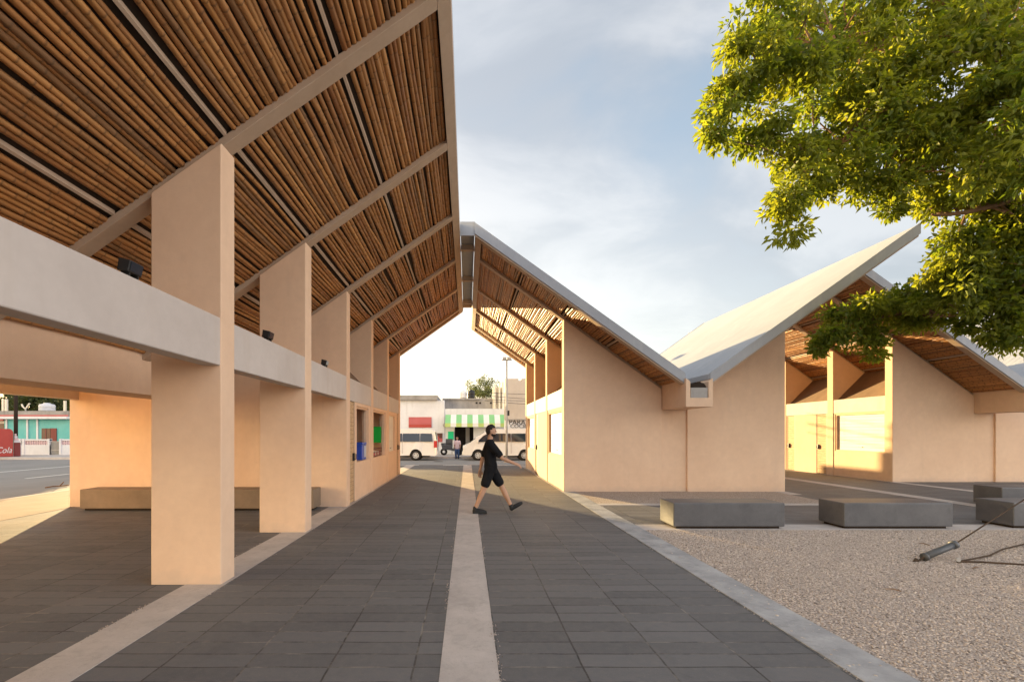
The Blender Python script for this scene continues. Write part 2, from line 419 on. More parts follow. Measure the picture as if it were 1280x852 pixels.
def np_mesh(name, V, F, tint=None):
    me = bpy.data.meshes.new(name); V = np.asarray(V, dtype=np.float32); F = np.asarray(F, dtype=np.int32)
    me.vertices.add(len(V)); me.vertices.foreach_set('co', V.ravel())
    nv = F.shape[1]; me.loops.add(F.size); me.loops.foreach_set('vertex_index', F.ravel())
    me.polygons.add(len(F)); me.polygons.foreach_set('loop_start', np.arange(0, F.size, nv, dtype=np.int32))
    me.update(calc_edges=True)
    if tint is not None:
        a = me.attributes.new('tint', 'FLOAT_COLOR', 'POINT'); a.data.foreach_set('color', np.asarray(tint, dtype=np.float32).ravel())
    me.validate(); return me
def copy_tree(o, parent=None):
    c = o.copy(); col.objects.link(c); WL[c.name] = WL.get(o.name, Vector())
    if parent is not None: c.parent = parent
    for ch in list(o.children): copy_tree(ch, c)
    return c

# ------------------------------------------------------------------ ground
PLAZA_X0, PLAZA_Y1 = -11.3, 24.0
tag(B(-900, 900, -600, 1400, -1.2, -.16).build('ground', 'dirt'), kind='structure')
tag(B(-30, 60, PLAZA_Y1+.0, 32.5, -.158, -.154).build('road', 'asphalt'), kind='structure')
tag(B(-29.9, PLAZA_X0, -60, 23.99, -.158, -.154).build('side_road', 'asphalt'), kind='structure')
tag(B(-40, -30.0, -60, 31.5, -.158, -.15).build('verge', 'dirt'), kind='structure')
tag(B(PLAZA_X0+.18, 60, -40, PLAZA_Y1-.18, -.5, 0).build('plaza_paving', 'pavers'), kind='structure')
k = MB().box(PLAZA_X0, 60, PLAZA_Y1-.18, PLAZA_Y1, -.5, .004)
tag(bevel(k.build('plaza_kerb', 'painted_kerb'), .02), kind='structure')
k = MB().box(PLAZA_X0, PLAZA_X0+.18, -40, PLAZA_Y1-.182, -.5, .004)
tag(bevel(k.build('side_kerb', 'strip_concrete'), .02), kind='structure')
tag(bevel(B(-12, 60, 32.5, 60, -.5, 0).build('shop_pavement', 'strip_concrete'), .02), kind='structure')
tag(bevel(B(-60, -24, 31.5, 60, -.5, 0).build('house_pavement', 'strip_concrete'), .02), kind='structure')
tag(B(-11.1, -8.552, -30, 23.8, -.02, .004).build('footpath', 'footpath_concrete'), kind='structure')
ST = MB()
for c in (0,):
    ST.box(-3.0, -2.58, -12, 23.8, -.02, .004); ST.box(-.185, .212, -12, 23.8, -.02, .004)
for c in (11.29,):
    ST.box(8.40, 8.72, 12.6, 23.8, -.02, .004); ST.box(11.09, 11.49, 8.5, 23.8, -.02, .004); ST.box(13.80, 14.1, 12.0, 23.8, -.02, .004)
tag(ST.build('paving_strip', 'strip_concrete'), kind='structure')
tag(B(2.58, 2.94, -12, 23.8, -.02, .006).build('kerb_strip', 'kerb_concrete'), kind='structure')
tag(B(2.942, 40, 8.02, 8.5, -.02, .005).build('bench_strip', 'strip_concrete'), kind='structure')
tag(B(2.942, 8.4, 10.75, 11.0, -.02, .005).build('cross_strip', 'strip_concrete'), kind='structure')
tag(B(2.942, 40, -12, 8.018, -.02, .003).build('gravel_bed', 'gravel'), kind='stuff')
tag(B(2.942, 8.398, 11.002, 13.2, -.02, .003).build('gravel_margin', 'gravel'), kind='stuff')
def pebbles(name, n, x0, x1, y0, y1, r0, r1, bias=1.0):
    ico = [(0,0,1),(.89,0,.45),(.28,.85,.45),(-.72,.53,.45),(-.72,-.53,.45),(.28,-.85,.45),(.72,.53,-.45),(-.28,.85,-.45),(-.89,0,-.45),(-.28,-.85,-.45),(.72,-.53,-.45),(0,0,-1)]
    fc = [(0,1,2),(0,2,3),(0,3,4),(0,4,5),(0,5,1),(1,6,2),(2,7,3),(3,8,4),(4,9,5),(5,10,1),(6,7,2),(7,8,3),(8,9,4),(9,10,5),(10,6,1)]
    ico = np.array(ico); fc = np.array(fc)
    p = np.stack([npr.uniform(x0, x1, n), y0+(y1-y0)*npr.uniform(0, 1, n)**bias, np.zeros(n)], 1)
    r = npr.uniform(r0, r1, n)*npr.choice([.7, 1, 1.35], n, p=[.4, .45, .15]); sq = np.stack([npr.uniform(.7, 1.4, n), npr.uniform(.7, 1.4, n), npr.uniform(.45, .8, n)], 1)
    a = npr.uniform(0, 6.28, n); ca, sa = np.cos(a)[:, None], np.sin(a)[:, None]
    L = ico[None]*(1+npr.uniform(-.18, .18, (n, 12, 1)))*(r[:, None]*sq)[:, None, :]
    V = np.stack([L[..., 0]*ca-L[..., 1]*sa, L[..., 0]*sa+L[..., 1]*ca, L[..., 2]], 2)+p[:, None]; V[..., 2] += .004
    F = (fc[None]+12*np.arange(n)[:, None, None]).reshape(-1, 3)
    t = np.ones((n, 12, 4)); t[..., 0] = npr.uniform(0, 1, n)[:, None]; t[..., 1] = npr.uniform(0, 1, n)[:, None]
    return link(name, np_mesh(name, V.reshape(-1, 3), F, t.reshape(-1, 4)), 'pebbles')
tag(pebbles('pebbles', 70000, 2.95, 10.5, 2.6, 8.0, .005, .010, 1.3), kind='stuff')
def grit(n):
    xs = npr.choice([-.186, .213, -3.0, -2.58, 2.585, 2.94], n)+npr.normal(0, .018, n); ys = 2.4+20*npr.uniform(0, 1, n)**2.2
    keep = noise_keep = np.array([noise.noise(Vector((x*3, y*1.3, 4))) > -.1 for x, y in zip(xs, ys)]); xs, ys = xs[keep], ys[keep]; n = len(xs)
    r = npr.uniform(.003, .008, n); a = npr.uniform(0, 6.28, (n, 1)); t = np.array([[0, 2.1, 4.2]])
    base = np.stack([xs[:, None]+r[:, None]*np.cos(a+t)*npr.uniform(.7, 1.5, (n, 3)), ys[:, None]+r[:, None]*np.sin(a+t)*npr.uniform(.7, 1.5, (n, 3)), np.full((n, 3), .001)], 2)
    top = np.stack([xs, ys, .004+r*.9], 1)[:, None]; V = np.concatenate([base, top], 1).reshape(-1, 3)
    F = (np.array([[0, 1, 3], [1, 2, 3], [2, 0, 3]])[None]+4*np.arange(n)[:, None, None]).reshape(-1, 3)
    T = np.ones((n, 4, 4)); T[..., 0] = npr.uniform(0, .7, n)[:, None]; T[..., 1] = npr.uniform(0, 1, n)[:, None]
    return link('grit', np_mesh('grit', V, F, T.reshape(-1, 4)), 'pebbles')
tag(grit(5200), kind='stuff')
tag(pebbles('spilled_pebbles', 260, 2.62, 2.94, 2.8, 9.5, .004, .009), kind='stuff')
# road markings
mk = MB()
for y in (4, 8.6, 13.4, 18.6, 23.4): mk.box(-17.05, -16.9, y, y+2.0, -.1538, -.150)
tag(mk.build('lane_dashes', 'road_paint'), kind='structure')
tag(B(-20.9, -20.75, -30, 26, -.1538, -.150).build('edge_line', 'road_paint'), kind='structure')

# ------------------------------------------------------------------ market halls
SL = .71
def Zs(d): return 4.69+SL*(abs(d)-3.0)          # underside of the rafters at distance d from the valley line
D_W, D_P, D_G = 3.02, 5.46, .33
def bamboo_np(C, side, d0, d1, y0, y1, sides=7, sp=.094, seed=0, fine=True):
    rr = np.random.default_rng(seed); sl = math.sqrt(1+SL*SL)
    n = max(1, int(round((d1-d0)*sl/sp))); V = []; F = []; T = []; k = 0
    ang = np.arange(sides)*2*math.pi/sides
    for i in range(n):
        d = d0+(i+.5)*(d1-d0)/n+rr.normal(0, .006); r = rr.uniform(.0275, .0375) if fine else rr.uniform(.034, .038)
        if rr.random() < .003: continue
        a, b = y0+rr.uniform(-.03, .05), y1-rr.uniform(-.03, .05)
        ys = []; y = a+rr.uniform(.03, .3)
        while y < b-.03:
            ys.append(y); y += rr.uniform(.22, .36)
        prof = [(a, 1, 0)]
        for q in ys:
            prof += [(q-.016, 1, .1), (q, 1.13, 1), (q+.016, .98, .15)] if fine else [(q-.03, 1, 0), (q, 1.1, 1), (q+.03, 1, 0)]
        prof.append((b, 1, 0))
        prof = np.array(prof); m = len(prof); taper = 1+rr.uniform(-.14, .14)*((prof[:, 0]-a)/(b-a)-.5)
        bow = rr.normal(0, .009 if fine else .004)*np.sin((prof[:, 0]-a)/(b-a)*math.pi*rr.choice([1, 2]))+rr.normal(0, .008)*((prof[:, 0]-a)/(b-a)-.5)*2
        bz = rr.normal(0, .0035)+rr.normal(0, .005 if fine else .001)*np.sin((prof[:, 0]-a)/(b-a)*math.pi)
        rad = r*prof[:, 1]*taper
        dd = d+bow; zc = 4.69+SL*(dd-3.0)+(.105+bz+r*.3 if fine else .075+r+bz*.3)
        X = C+side*(dd[:, None]+rad[:, None]*np.cos(ang)[None]); Z = zc[:, None]+rad[:, None]*np.sin(ang)[None]; Y = np.repeat(prof[:, 0][:, None], sides, 1)
        V.append(np.stack([X, Y, Z], 2).reshape(-1, 3))
        t = np.ones((m, sides, 4)); t[..., 0] = np.clip(rr.normal(.5, .27), 0, 1); t[..., 1] = prof[:, 2][:, None]; t[..., 2] = rr.random(); T.append(t.reshape(-1, 4))
        ii = np.arange(m-1)[:, None]*sides; jj = np.arange(sides)[None]; j2 = (jj+1) % sides
        q = np.stack([ii+jj, ii+j2, ii+sides+j2, ii+sides+jj], 2).reshape(-1, 4)+k
        if side > 0: q = q[:, ::-1]
        F.append(q); k += m*sides
    return np.concatenate(V), np.concatenate(F), np.concatenate(T)
PURL = (1.84, 3.04, 4.24)
def hall(loc, C, fins, gable_y, end_y, roof_y, bays, label, porch=0, ribs=False, detail=(True, True), openback=True):
    """fins: y of each pillar front; the enclosed part starts at fins[porch]; bays[i] lists openings of the bay after fins[porch+i]"""
    root = empty('market_hall', (C, fins[0], 0), label, 'building')
    ra, rb = roof_y
    T = .30
    X = lambda side, d: C+side*d
    # pillars
    for i, y in enumerate(fins):
        for sd in (-1, 1):
            if i < porch:
                p = MB().prism_y([(X(sd, 2.27), -.05), (X(sd, D_W), -.05), (X(sd, D_W), Zs(D_W)-.002), (X(sd, 2.27), Zs(2.27)-.002)], y, y+T)
                bevel(p.build('pillar', 'stucco', root), .012)
            elif i > porch:
                p = MB().prism_y([(X(sd, 2.80), -.05), (X(sd, D_W), -.05), (X(sd, D_W), Zs(D_W)-.002), (X(sd, 1.82), Zs(1.82)-.002), (X(sd, 2.80), 2.86)], y, y+T)
                bevel(p.build('pillar', 'stucco', root), .012)
    # gable walls: two leaves and a set-back panel under the gutter
    yb = fins[-1]+T
    for (ya, name) in ((gable_y, 'gable_wall'), (end_y-T, 'gable_wall')):
        if name == 'gable_wall' and ya != gable_y:
            ya = fins[-1]+.004
        for sd in (-1, 1):
            dd = D_W+(.003 if ya != gable_y else 0)
            p = MB().prism_y([(X(sd, D_G+.02), -.05), (X(sd, dd), -.05), (X(sd, dd), Zs(D_W)-.004), (X(sd, D_G+.02), Zs(D_G+.02)-.004)], ya, ya+T-.008)
            bevel(p.build(name, 'stucco', root), .012)
        B(C-D_G-.02, C+D_G+.02, ya+.06, ya+T-.06, -.05, 2.239).build('recessed_wall', 'stucco', root)
    # long facades
    for sd in (-1, 1):
        for i, ops in enumerate(bays):
            y0 = fins[porch+i]+T; y1 = fins[porch+i+1]
            w = MB(); y = y0
            xo, xi = X(sd, 3.0), X(sd, 2.82)
            for (a, b, z0, z1, kind) in ops:
                if a > y: w.box(xo, xi, y, a, -.05, 2.33)
                if z0 > 0: w.box(xo, xi, a, b, -.05, z0)
                if z1 < 2.33: w.box(xo, xi, a, b, z1, 2.33)
                y = b
            if y < y1: w.box(xo, xi, y, y1, -.05, 2.33)
            w.build('facade_wall', 'stucco', root)
            for (a, b, z0, z1, kind) in ops:
                if kind == 'shut':
                    fr = MB(); t = .05
                    fr.box(X(sd, 2.90), X(sd, 2.985), a+.002, a+t, z0+.002, z1-.002); fr.box(X(sd, 2.90), X(sd, 2.985), b-t, b-.002, z0+.002, z1-.002)
                    fr.box(X(sd, 2.90), X(sd, 2.985), a+t, b-t, z1-t, z1-.002); fr.box(X(sd, 2.90), X(sd, 2.985), a+t, b-t, z0+.002, z0+t)
                    fr.build('window_frame', 'stucco', root)
                    sh = MB()
                    for q in range(int((z1-z0-2*t)/.12)+1):
                        za = z0+t+q*.12; zb = min(za+.114, z1-t)
                        if zb-za > .02: sh.box(X(sd, 2.905), X(sd, 2.93), a+t, b-t, za, zb)
                    sh.box(X(sd, 2.885), X(sd, 2.905), a+t, b-t, z0+t, z1-t)
                    sho = sh.build('shutter', 'shutter_paint', root)
                    B(X(sd, 2.93), X(sd, 2.955), (a+b)/2-.09, (a+b)/2+.09, z0+.16, z0+.19).build('handle', 'galvanised', sho)
                elif kind == 'open':
                    B(X(sd, 2.40), X(sd, 2.995), a+.003, b-.003, z0-.04, z0+.004).build('window_sill', 'stucco', root)
                    fr = MB(); t = .05
                    fr.box(X(sd, 2.88), X(sd, 2.96), a, a+t, z0+.004, z1); fr.box(X(sd, 2.88), X(sd, 2.96), b-t, b, z0+.004, z1); fr.box(X(sd, 2.88), X(sd, 2.96), a+t, b-t, z1-t, z1)
                    fr.build('window_frame', 'stucco', root)
                elif kind == 'door':
                    fr = MB(); t = .025
                    fr.box(X(sd, 2.86), X(sd, 2.998), a-.002, a+t, 0, z1); fr.box(X(sd, 2.86), X(sd, 2.998), b-t, b+.002, 0, z1)
                    fr.build('door_frame', 'steel_paint', root)
                    dr = B(X(sd, 2.93), X(sd, 2.985), a+t, b-t, .02, z1-.01).build('door', 'plank_door', root)
                    h = MB().box(X(sd, 2.985), X(sd, 3.03), b-t-.13, b-t-.05, .96, 1.14); h.tube([(X(sd, 3.03), b-t-.09, 1.0), (X(sd, 3.06), b-t-.09, 1.0), (X(sd, 3.06), b-t-.09, 1.12)], .012, 6)
                    h.build('handle', 'black_paint', dr)
        # concrete side beam, all along
        bm_ = B(X(sd, 2.815), X(sd, 3.008), ra+.6 if porch else fins[0]+.01, yb-.012, 2.331, 2.842)
        bevel(bm_.build('beam', 'pale_concrete', root), .012)
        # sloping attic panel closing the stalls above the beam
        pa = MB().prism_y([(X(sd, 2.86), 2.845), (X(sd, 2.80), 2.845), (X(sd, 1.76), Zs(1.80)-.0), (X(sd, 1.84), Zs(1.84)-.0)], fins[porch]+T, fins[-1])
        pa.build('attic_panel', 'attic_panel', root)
    # partitions between the stalls
    for y in fins[porch+1:-1]:
        B(C-2.79, C+2.79, y+.06, y+.2, 0, 2.84).build('partition', 'stucco', root)
    # gutter: a concrete channel
    g = MB()
    g.prism_y([(C-D_G, 2.24), (C+D_G, 2.24), (C+D_G, 2.94), (C+D_G-.11, 2.86), (C+D_G-.11, 2.46), (C-D_G+.11, 2.46), (C-D_G+.11, 2.86), (C-D_G, 2.94)], ra-.12, rb+.1)
    go = bevel(g.build('gutter', 'stucco', root), .01)
    B(C-.205, C+.205, ra-.10, ra+3, 2.463, 2.71).build('channel_end', 'galvanised', go)
    MB().prism_y([(C+.19*math.cos(t), 2.714+.14*math.sin(t)*(1+.06*math.sin(q*2.3))) for q, t in enumerate([math.pi*k/14 for k in range(15)])], ra-.06, ra+1.2).build('leaf_guard', 'dark_deck', go)
    # roof wings
    for wi, sd in enumerate((-1, 1)):
        th = .15
        sheet = MB().prism_y([(X(sd, D_G-.05), Zs(D_G)+.13), (X(sd, D_P), Zs(D_P)+.15), (X(sd, D_P), Zs(D_P)+.30), (X(sd, D_G-.05), Zs(D_G)+.26)], ra, rb)
        if ribs:
            y = ra+.1
            while y < rb-.05:
                sheet.prism_y([(X(sd, D_G), Zs(D_G)+.262), (X(sd, D_P), Zs(D_P)+.302), (X(sd, D_P), Zs(D_P)+.33), (X(sd, D_G), Zs(D_G)+.29)], y, y+.04); y += .22
        rf = sheet.build('roof', 'roof_white', root)
        dk = MB().prism_y([(X(sd, D_G+.06), Zs(D_G+.06)+.185-.06), (X(sd, D_P-.1), Zs(D_P-.1)+.185-.05), (X(sd, D_P-.1), Zs(D_P-.1)+.20-.05), (X(sd, D_G+.06), Zs(D_G+.06)+.2-.06)], ra+.05, rb-.05)
        dk.build('deck', 'dark_deck', rf)  # near-black colour stands in for shade in the gaps between poles
        for yy in (ra, rb):
            sgn = -1 if yy == ra else 1
            y0, y1 = sorted((yy+sgn*.002, yy+sgn*.03))
            MB().prism_y([(X(sd, D_G-.02), Zs(D_G)+.03), (X(sd, D_P+.02), Zs(D_P+.02)+.05), (X(sd, D_P+.02), Zs(D_P+.02)+.325), (X(sd, D_G-.02), Zs(D_G)+.29)], y0, y1).build('fascia', 'roof_white', rf)
        # ridge edge beam
        bevel(MB().prism_y([(X(sd, D_P-.15), Zs(D_P-.15)), (X(sd, D_P), Zs(D_P)), (X(sd, D_P), Zs(D_P)+.148), (X(sd, D_P-.15), Zs(D_P-.15)+.145)], ra+.004, rb-.004).build('edge_beam', 'steel_paint', rf), .006)
        # rafters
        ys = [ra+.10]+[y+.15 for y in fins if y+.15 > ra+.6]+[rb-.10]
        for j, yc in enumerate(ys):
            hw = .10
            p = MB().prism_y([(X(sd, D_G+.005), Zs(D_G+.005)), (X(sd, D_P-.152), Zs(D_P-.152)), (X(sd, D_P-.152), Zs(D_P-.152)+.10), (X(sd, D_G+.005), Zs(D_G+.005)+.10)], yc-hw, yc+hw)
            bevel(p.build('rafter', 'steel_paint', rf), .006)
        # purlins and the bamboo between them
        for d in PURL:
            pm = MB()
            for j in range(len(ys)-1):
                pm.prism_y([(X(sd, d-.012), Zs(d-.012)+.085), (X(sd, d+.012), Zs(d+.012)+.085), (X(sd, d+.012), Zs(d+.012)+.125), (X(sd, d-.012), Zs(d-.012)+.125)], ys[j]+.1, ys[j+1]-.1)
            pm.build('purlin', 'steel_paint', rf)
        ds = [D_G+.03]+list(PURL)+[D_P-.17]
        for j in range(len(ys)-1):
            a, b = ys[j]+.02, ys[j+1]-.02
            if b-a < .15: continue
            for q in range(len(ds)-1):
                d0 = ds[q]+(.062 if q else 0); d1 = ds[q+1]-(.062 if q < len(ds)-2 else .0)
                fine = detail[wi]
                V, F, T_ = bamboo_np(C, sd, d0, d1, a, b, 6, .0635 if fine else .057, int(abs(C)*100)+wi*1000+j*10+q, fine)
                link('bamboo_panel', np_mesh('bamboo_panel', V, F, T_), 'bamboo', rf, True)
    return root

OPN = 'open'
hall_left = hall(None, -5.64, [-.35, 2.32, 5.15, 7.84, 10.53, 13.22, 15.91, 18.60], 10.53, 18.9, (-2.2, 19.4),
    [[(10.88, 11.34, 0, 2.33, 'door'), (11.55, 12.95, .9, 2.25, OPN)], [(13.62, 15.65, .9, 2.25, OPN)], [(16.3, 17.75, .9, 2.25, 'shut'), (18.1, 18.52, 0, 2.33, 'door')]],
    'peach market hall at the left with an open pillared porch under a bamboo ceiling', porch=4, detail=(False, True))
hall_mid = hall(None, 5.66, [13.2, 16.0, 18.8, 21.54], 13.2, 21.84, (11.9, 22.7),
    [[(13.65, 15.85, .92, 2.26, 'shut')], [(18.2, 18.7, 0, 2.33, 'door')], [(19.3, 21.2, .92, 2.26, 'shut')]],
    'peach market hall in the middle with a blank front wall under its butterfly roof', detail=(False, False))
hall_right = hall(None, 16.92, [15.8, 18.37, 21.1, 23.8], 15.8, 24.1, (14.3, 25.0),
    [[(16.1, 18.3, .92, 2.30, 'shut')], [(18.74, 19.3, 0, 2.33, 'door'), (20.55, 21.05, 0, 2.33, 'door')], [(21.5, 23.6, .92, 2.30, 'shut')]],
    'peach market hall at the right with sunlit shutters and doors, half hidden by the tree', ribs=True, detail=(False, False))

# white sheet closing the slot between the two ridges
rc = empty('ridge_cover', (0, 15.6, 6.5), 'narrow white cover with cross bars bridging the slot between the two roof ridges', 'roof cover')
B(-.17, .19, 11.93, 19.38, 6.74, 6.77).build('sheet', 'roof_white', rc)
for y in (13.28, 15.95, 18.75, 19.3): B(-.175, .195, y-.07, y+.07, 6.60, 6.739).build('cross_bar', 'steel_paint', rc)
B(-.175, .195, 11.905, 11.93, 6.46, 6.80).build('end_plate', 'roof_white', rc)

# ------------------------------------------------------------------ objects in and by the halls
FL = [(3.87, 'black floodlight on the concrete beam left of the nearest pillar'), (6.54, 'black floodlight on the concrete beam between the first and second pillars'),
      (9.15, 'small black floodlight on the concrete beam just past the second pillar')]
def make_floodlight():
    r = empty('floodlight', (0, 0, 0))
    h = MB().prism_y([(-.07, .07), (.06, .05), (.09, .17), (-.05, .20)], -.13, .13); bevel(h.build('housing', 'black_paint', r), .01)
    b = MB().box(-.05, .05, -.09, -.07, 0, .09).box(-.05, .05, .07, .09, 0, .09).box(-.05, .05, -.09, .09, 0, .012); b.build('bracket', 'black_paint', r)
    MB().prism_y([(.068, .064), (.072, .064), (.094, .158), (.090, .158)], -.11, .11).build('lens', 'glass_dark', r)
    return r
fl0 = make_floodlight()
for i, (y, lab) in enumerate(FL):
    o = fl0 if i == 0 else copy_tree(fl0)
    o.location = (-2.70, y, 2.843); tag(o, lab, 'floodlight', 'floodlights on the side beam')
    o.scale = (.68, .62, .75)

# benches
def bench(x0, x1, y0, y1, mat, label, grp='concrete benches on the gravel'):
    r = empty('bench', ((x0+x1)/2, (y0+y1)/2, 0), label, 'bench', grp)
    bevel(B(x0, x1, y0, y1, .045, .44).build('seat_block', mat, r), .015, 3)
    B(x0+.06, x1-.06, y0+.06, y1-.06, .003, .046).build('plinth', 'dark_deck', r)
bench(3.45, 5.31, 8.08, 8.66, 'bench_concrete', 'grey concrete block bench nearest the walkway, its end lit by the sun')
bench(6.30, 8.12, 8.08, 8.68, 'bench_concrete', 'grey concrete block bench standing midway along the gravel edge')
bench(9.18, 11.0, 8.12, 8.74, 'bench_concrete', 'grey concrete block bench cut by the right frame edge behind the cables')
bench(11.45, 13.3, 10.35, 10.95, 'bench_concrete', 'dark concrete block bench farther back behind the others at the right edge')
bench(-8.0, -3.17, 9.98, 10.48, 'bench_concrete_warm', 'long brownish concrete bench along the inner wall of the left porch', 'bench of the left porch')

# blue box, green sign, red crate in the stall windows
bx = empty('storage_box', (-2.9, 12.6, .905), 'blue storage box standing on the sill of the first stall window', 'box')
bevel(B(-3.12, -2.70, 12.42, 12.92, .905, 1.30).build('body', 'blue_plastic', bx), .015)
bevel(B(-3.135, -2.685, 12.405, 12.935, 1.30, 1.36).build('lid', 'blue_plastic', bx), .012)
MB().box(-2.699, -2.694, 12.66, 12.89, .97, 1.27).build('panel', 'pale_blue_plastic', bx)
gs = empty('hanging_panel', (-2.9, 15.5, 1.3), 'bright green panel hanging inside the second stall window', 'panel')
bevel(B(-3.16, -2.76, 15.50, 15.53, 1.29, 1.80).build('sheet', 'green_sheet', gs), .004)
hk = MB().tube([(-3.1, 15.515, 1.8), (-3.1, 15.515, 2.33)], .004, 5).tube([(-2.82, 15.515, 1.8), (-2.82, 15.515, 2.33)], .004, 5); hk.build('cord', 'galvanised', gs)
rk = empty('wire_rack', (-2.9, 15.0, .905), 'low red wire rack of goods on the sill of the second stall window', 'rack')
w = MB()
for z in (.91, 1.02, 1.13):
    w.tube([(-3.1, 14.3, z), (-2.72, 14.3, z), (-2.72, 15.4, z), (-3.1, 15.4, z), (-3.1, 14.3, z)], .008, 5)
for q in range(7): w.tube([(-2.72, 14.3+q*.18, .905), (-2.72, 14.3+q*.18, 1.14)], .006, 5)
w.build('frame', 'dark_red', rk)
for q in range(5): bevel(B(-3.06, -2.76, 14.36+q*.2, 14.53+q*.2, .92, 1.0+.05*(q % 2)).build('packet', ['dull_red', 'cream_wall'][q % 2], rk), .01)

# tree stay: sleeved cable pegged into the gravel, the other end goes to the tree
TR = Vector((12.9, 8.7, 0))
ga = empty('tree_stay', (5.62, 6.1, 0), 'guy cable in a grey pipe sleeve pegged to the gravel, running up right', 'guy cable')
p0 = Vector((5.75, 6.08, .055)); p1 = Vector((6.22, 6.18, .185)); dr = (p1-p0).normalized()
sl_ = MB().tube([p0, p1], .042, 14); sl_.tube([p0-dr*.012, p0+dr*.02], .05, 14); sl_.tube([p1-dr*.03, p1+dr*.02], .052, 14)
sl_.build('sleeve', 'grey_plastic', ga, True)
far = p1+dr*7.2; far.z = 2.45; far.y = 8.6; far.x = 12.75
MB().tube([p1, p1.lerp(far, .3)+Vector((0, 0, -.06)), p1.lerp(far, .6)+Vector((0, 0, -.07)), far], .009, 6).build('cable', 'rope', ga)
MB().tube([p0-dr*.16+Vector((0, 0, -.03)), p0], .012, 6).build('cable_end', 'rope', ga)
MB().tube([p0-dr*.17+Vector((-.02, 0, -.05)), p0-dr*.12+Vector((0, .01, .01))], .02, 8).build('peg', 'rope', ga)
gb = empty('ground_cable', (6.3, 6.2, 0), 'thin brown cables lying loose on the gravel beside the pipe sleeve', 'cable')
MB().tube([(6.08, 6.0, .018), (6.4, 6.1, .03), (6.75, 6.25, .03), (7.2, 6.5, .05), (7.9, 6.85, .04), (8.8, 7.3, .02)], .011, 6).build('cable', 'rope', gb)
MB().tube([(6.08, 6.0, .018), (6.35, 5.98, .02), (6.7, 5.9, .014), (6.9, 5.86, .008)], .012, 6).build('loose_end', 'rope', gb)
MB().lathe([(.012, -.03), (.03, -.03), (.03, -.015), (.012, -.015)], (6.07, 6.0, .05), 'Y', 12).build('eyelet', 'galvanised', gb)
for i, (x, y, a) in enumerate(((5.98, 5.72, .4), (7.05, 3.62, 1.2), (6.6, 6.9, 2.0), (4.4, 4.9, 2.6), (8.0, 5.2, .7))):
    m = MB(); d = Vector((math.cos(a), math.sin(a), 0))
    m.tube([Vector((x, y, .012)), Vector((x, y, .024))+d*.07, Vector((x, y, .014))+d*.13], [.006, .007, .003], 5)
    labs = ['short dark twig lying under the pipe sleeve on gravel', 'dry twig lying on the near right gravel', 'dark twig lying on gravel beyond the cables', 'tiny twig lying on gravel near the grey kerb', 'thin twig lying in the middle of the right gravel']
    tag(m.build('twig', 'bark'), labs[i], 'twig', 'twigs on the gravel')

# ------------------------------------------------------------------ trees
def leaves_np(C, n_per, rad, ln, wd, droop=.3, seed=1, tintbias=None):
    rr = np.random.default_rng(seed); m = len(C); n = m*n_per
    c = np.repeat(C, n_per, 0); r = np.repeat(np.asarray(rad).reshape(-1) if np.ndim(rad) else np.full(m, rad), n_per)
    d = rr.normal(0, 1, (n, 3)); d /= np.linalg.norm(d, axis=1)[:, None]
    p = c+d*(r*rr.uniform(.15, 1, n)**.6)[:, None]*np.array([1, 1, .75])
    t = d*.8+rr.normal(0, .55, (n, 3)); t[:, 2] -= droop; t /= np.linalg.norm(t, axis=1)[:, None]
    u = np.cross(t, rr.normal(0, 1, (n, 3))); u /= np.linalg.norm(u, axis=1)[:, None]; w = np.cross(t, u)
    L = ln*rr.uniform(.65, 1.3, n)[:, None]; W = wd*rr.uniform(.7, 1.25, n)[:, None]
    V = np.stack([p, p+t*L*.45+u*W+w*W*.35, p+t*L-w*L*.12, p+t*L*.45-u*W+w*W*.35], 1).reshape(-1, 3)
    b = np.arange(n)[:, None]*4; F = np.concatenate([b+np.array([[0, 1, 2]]), b+np.array([[0, 2, 3]])], 0)
    T = np.ones((n, 4, 4)); ct = np.repeat(rr.uniform(0, 1, m), n_per)
    T[..., 0] = np.clip(.55*ct+.45*rr.uniform(0, 1, n), 0, 1)[:, None]; T[..., 1] = np.clip(.5*ct+.5*rr.uniform(0, 1, n), 0, 1)[:, None]
    return V, F, T.reshape(-1, 4)
def P(px, py, Y): return Vector(((px-584)/604*Y, Y, 1.62+(540-py)/604*Y))

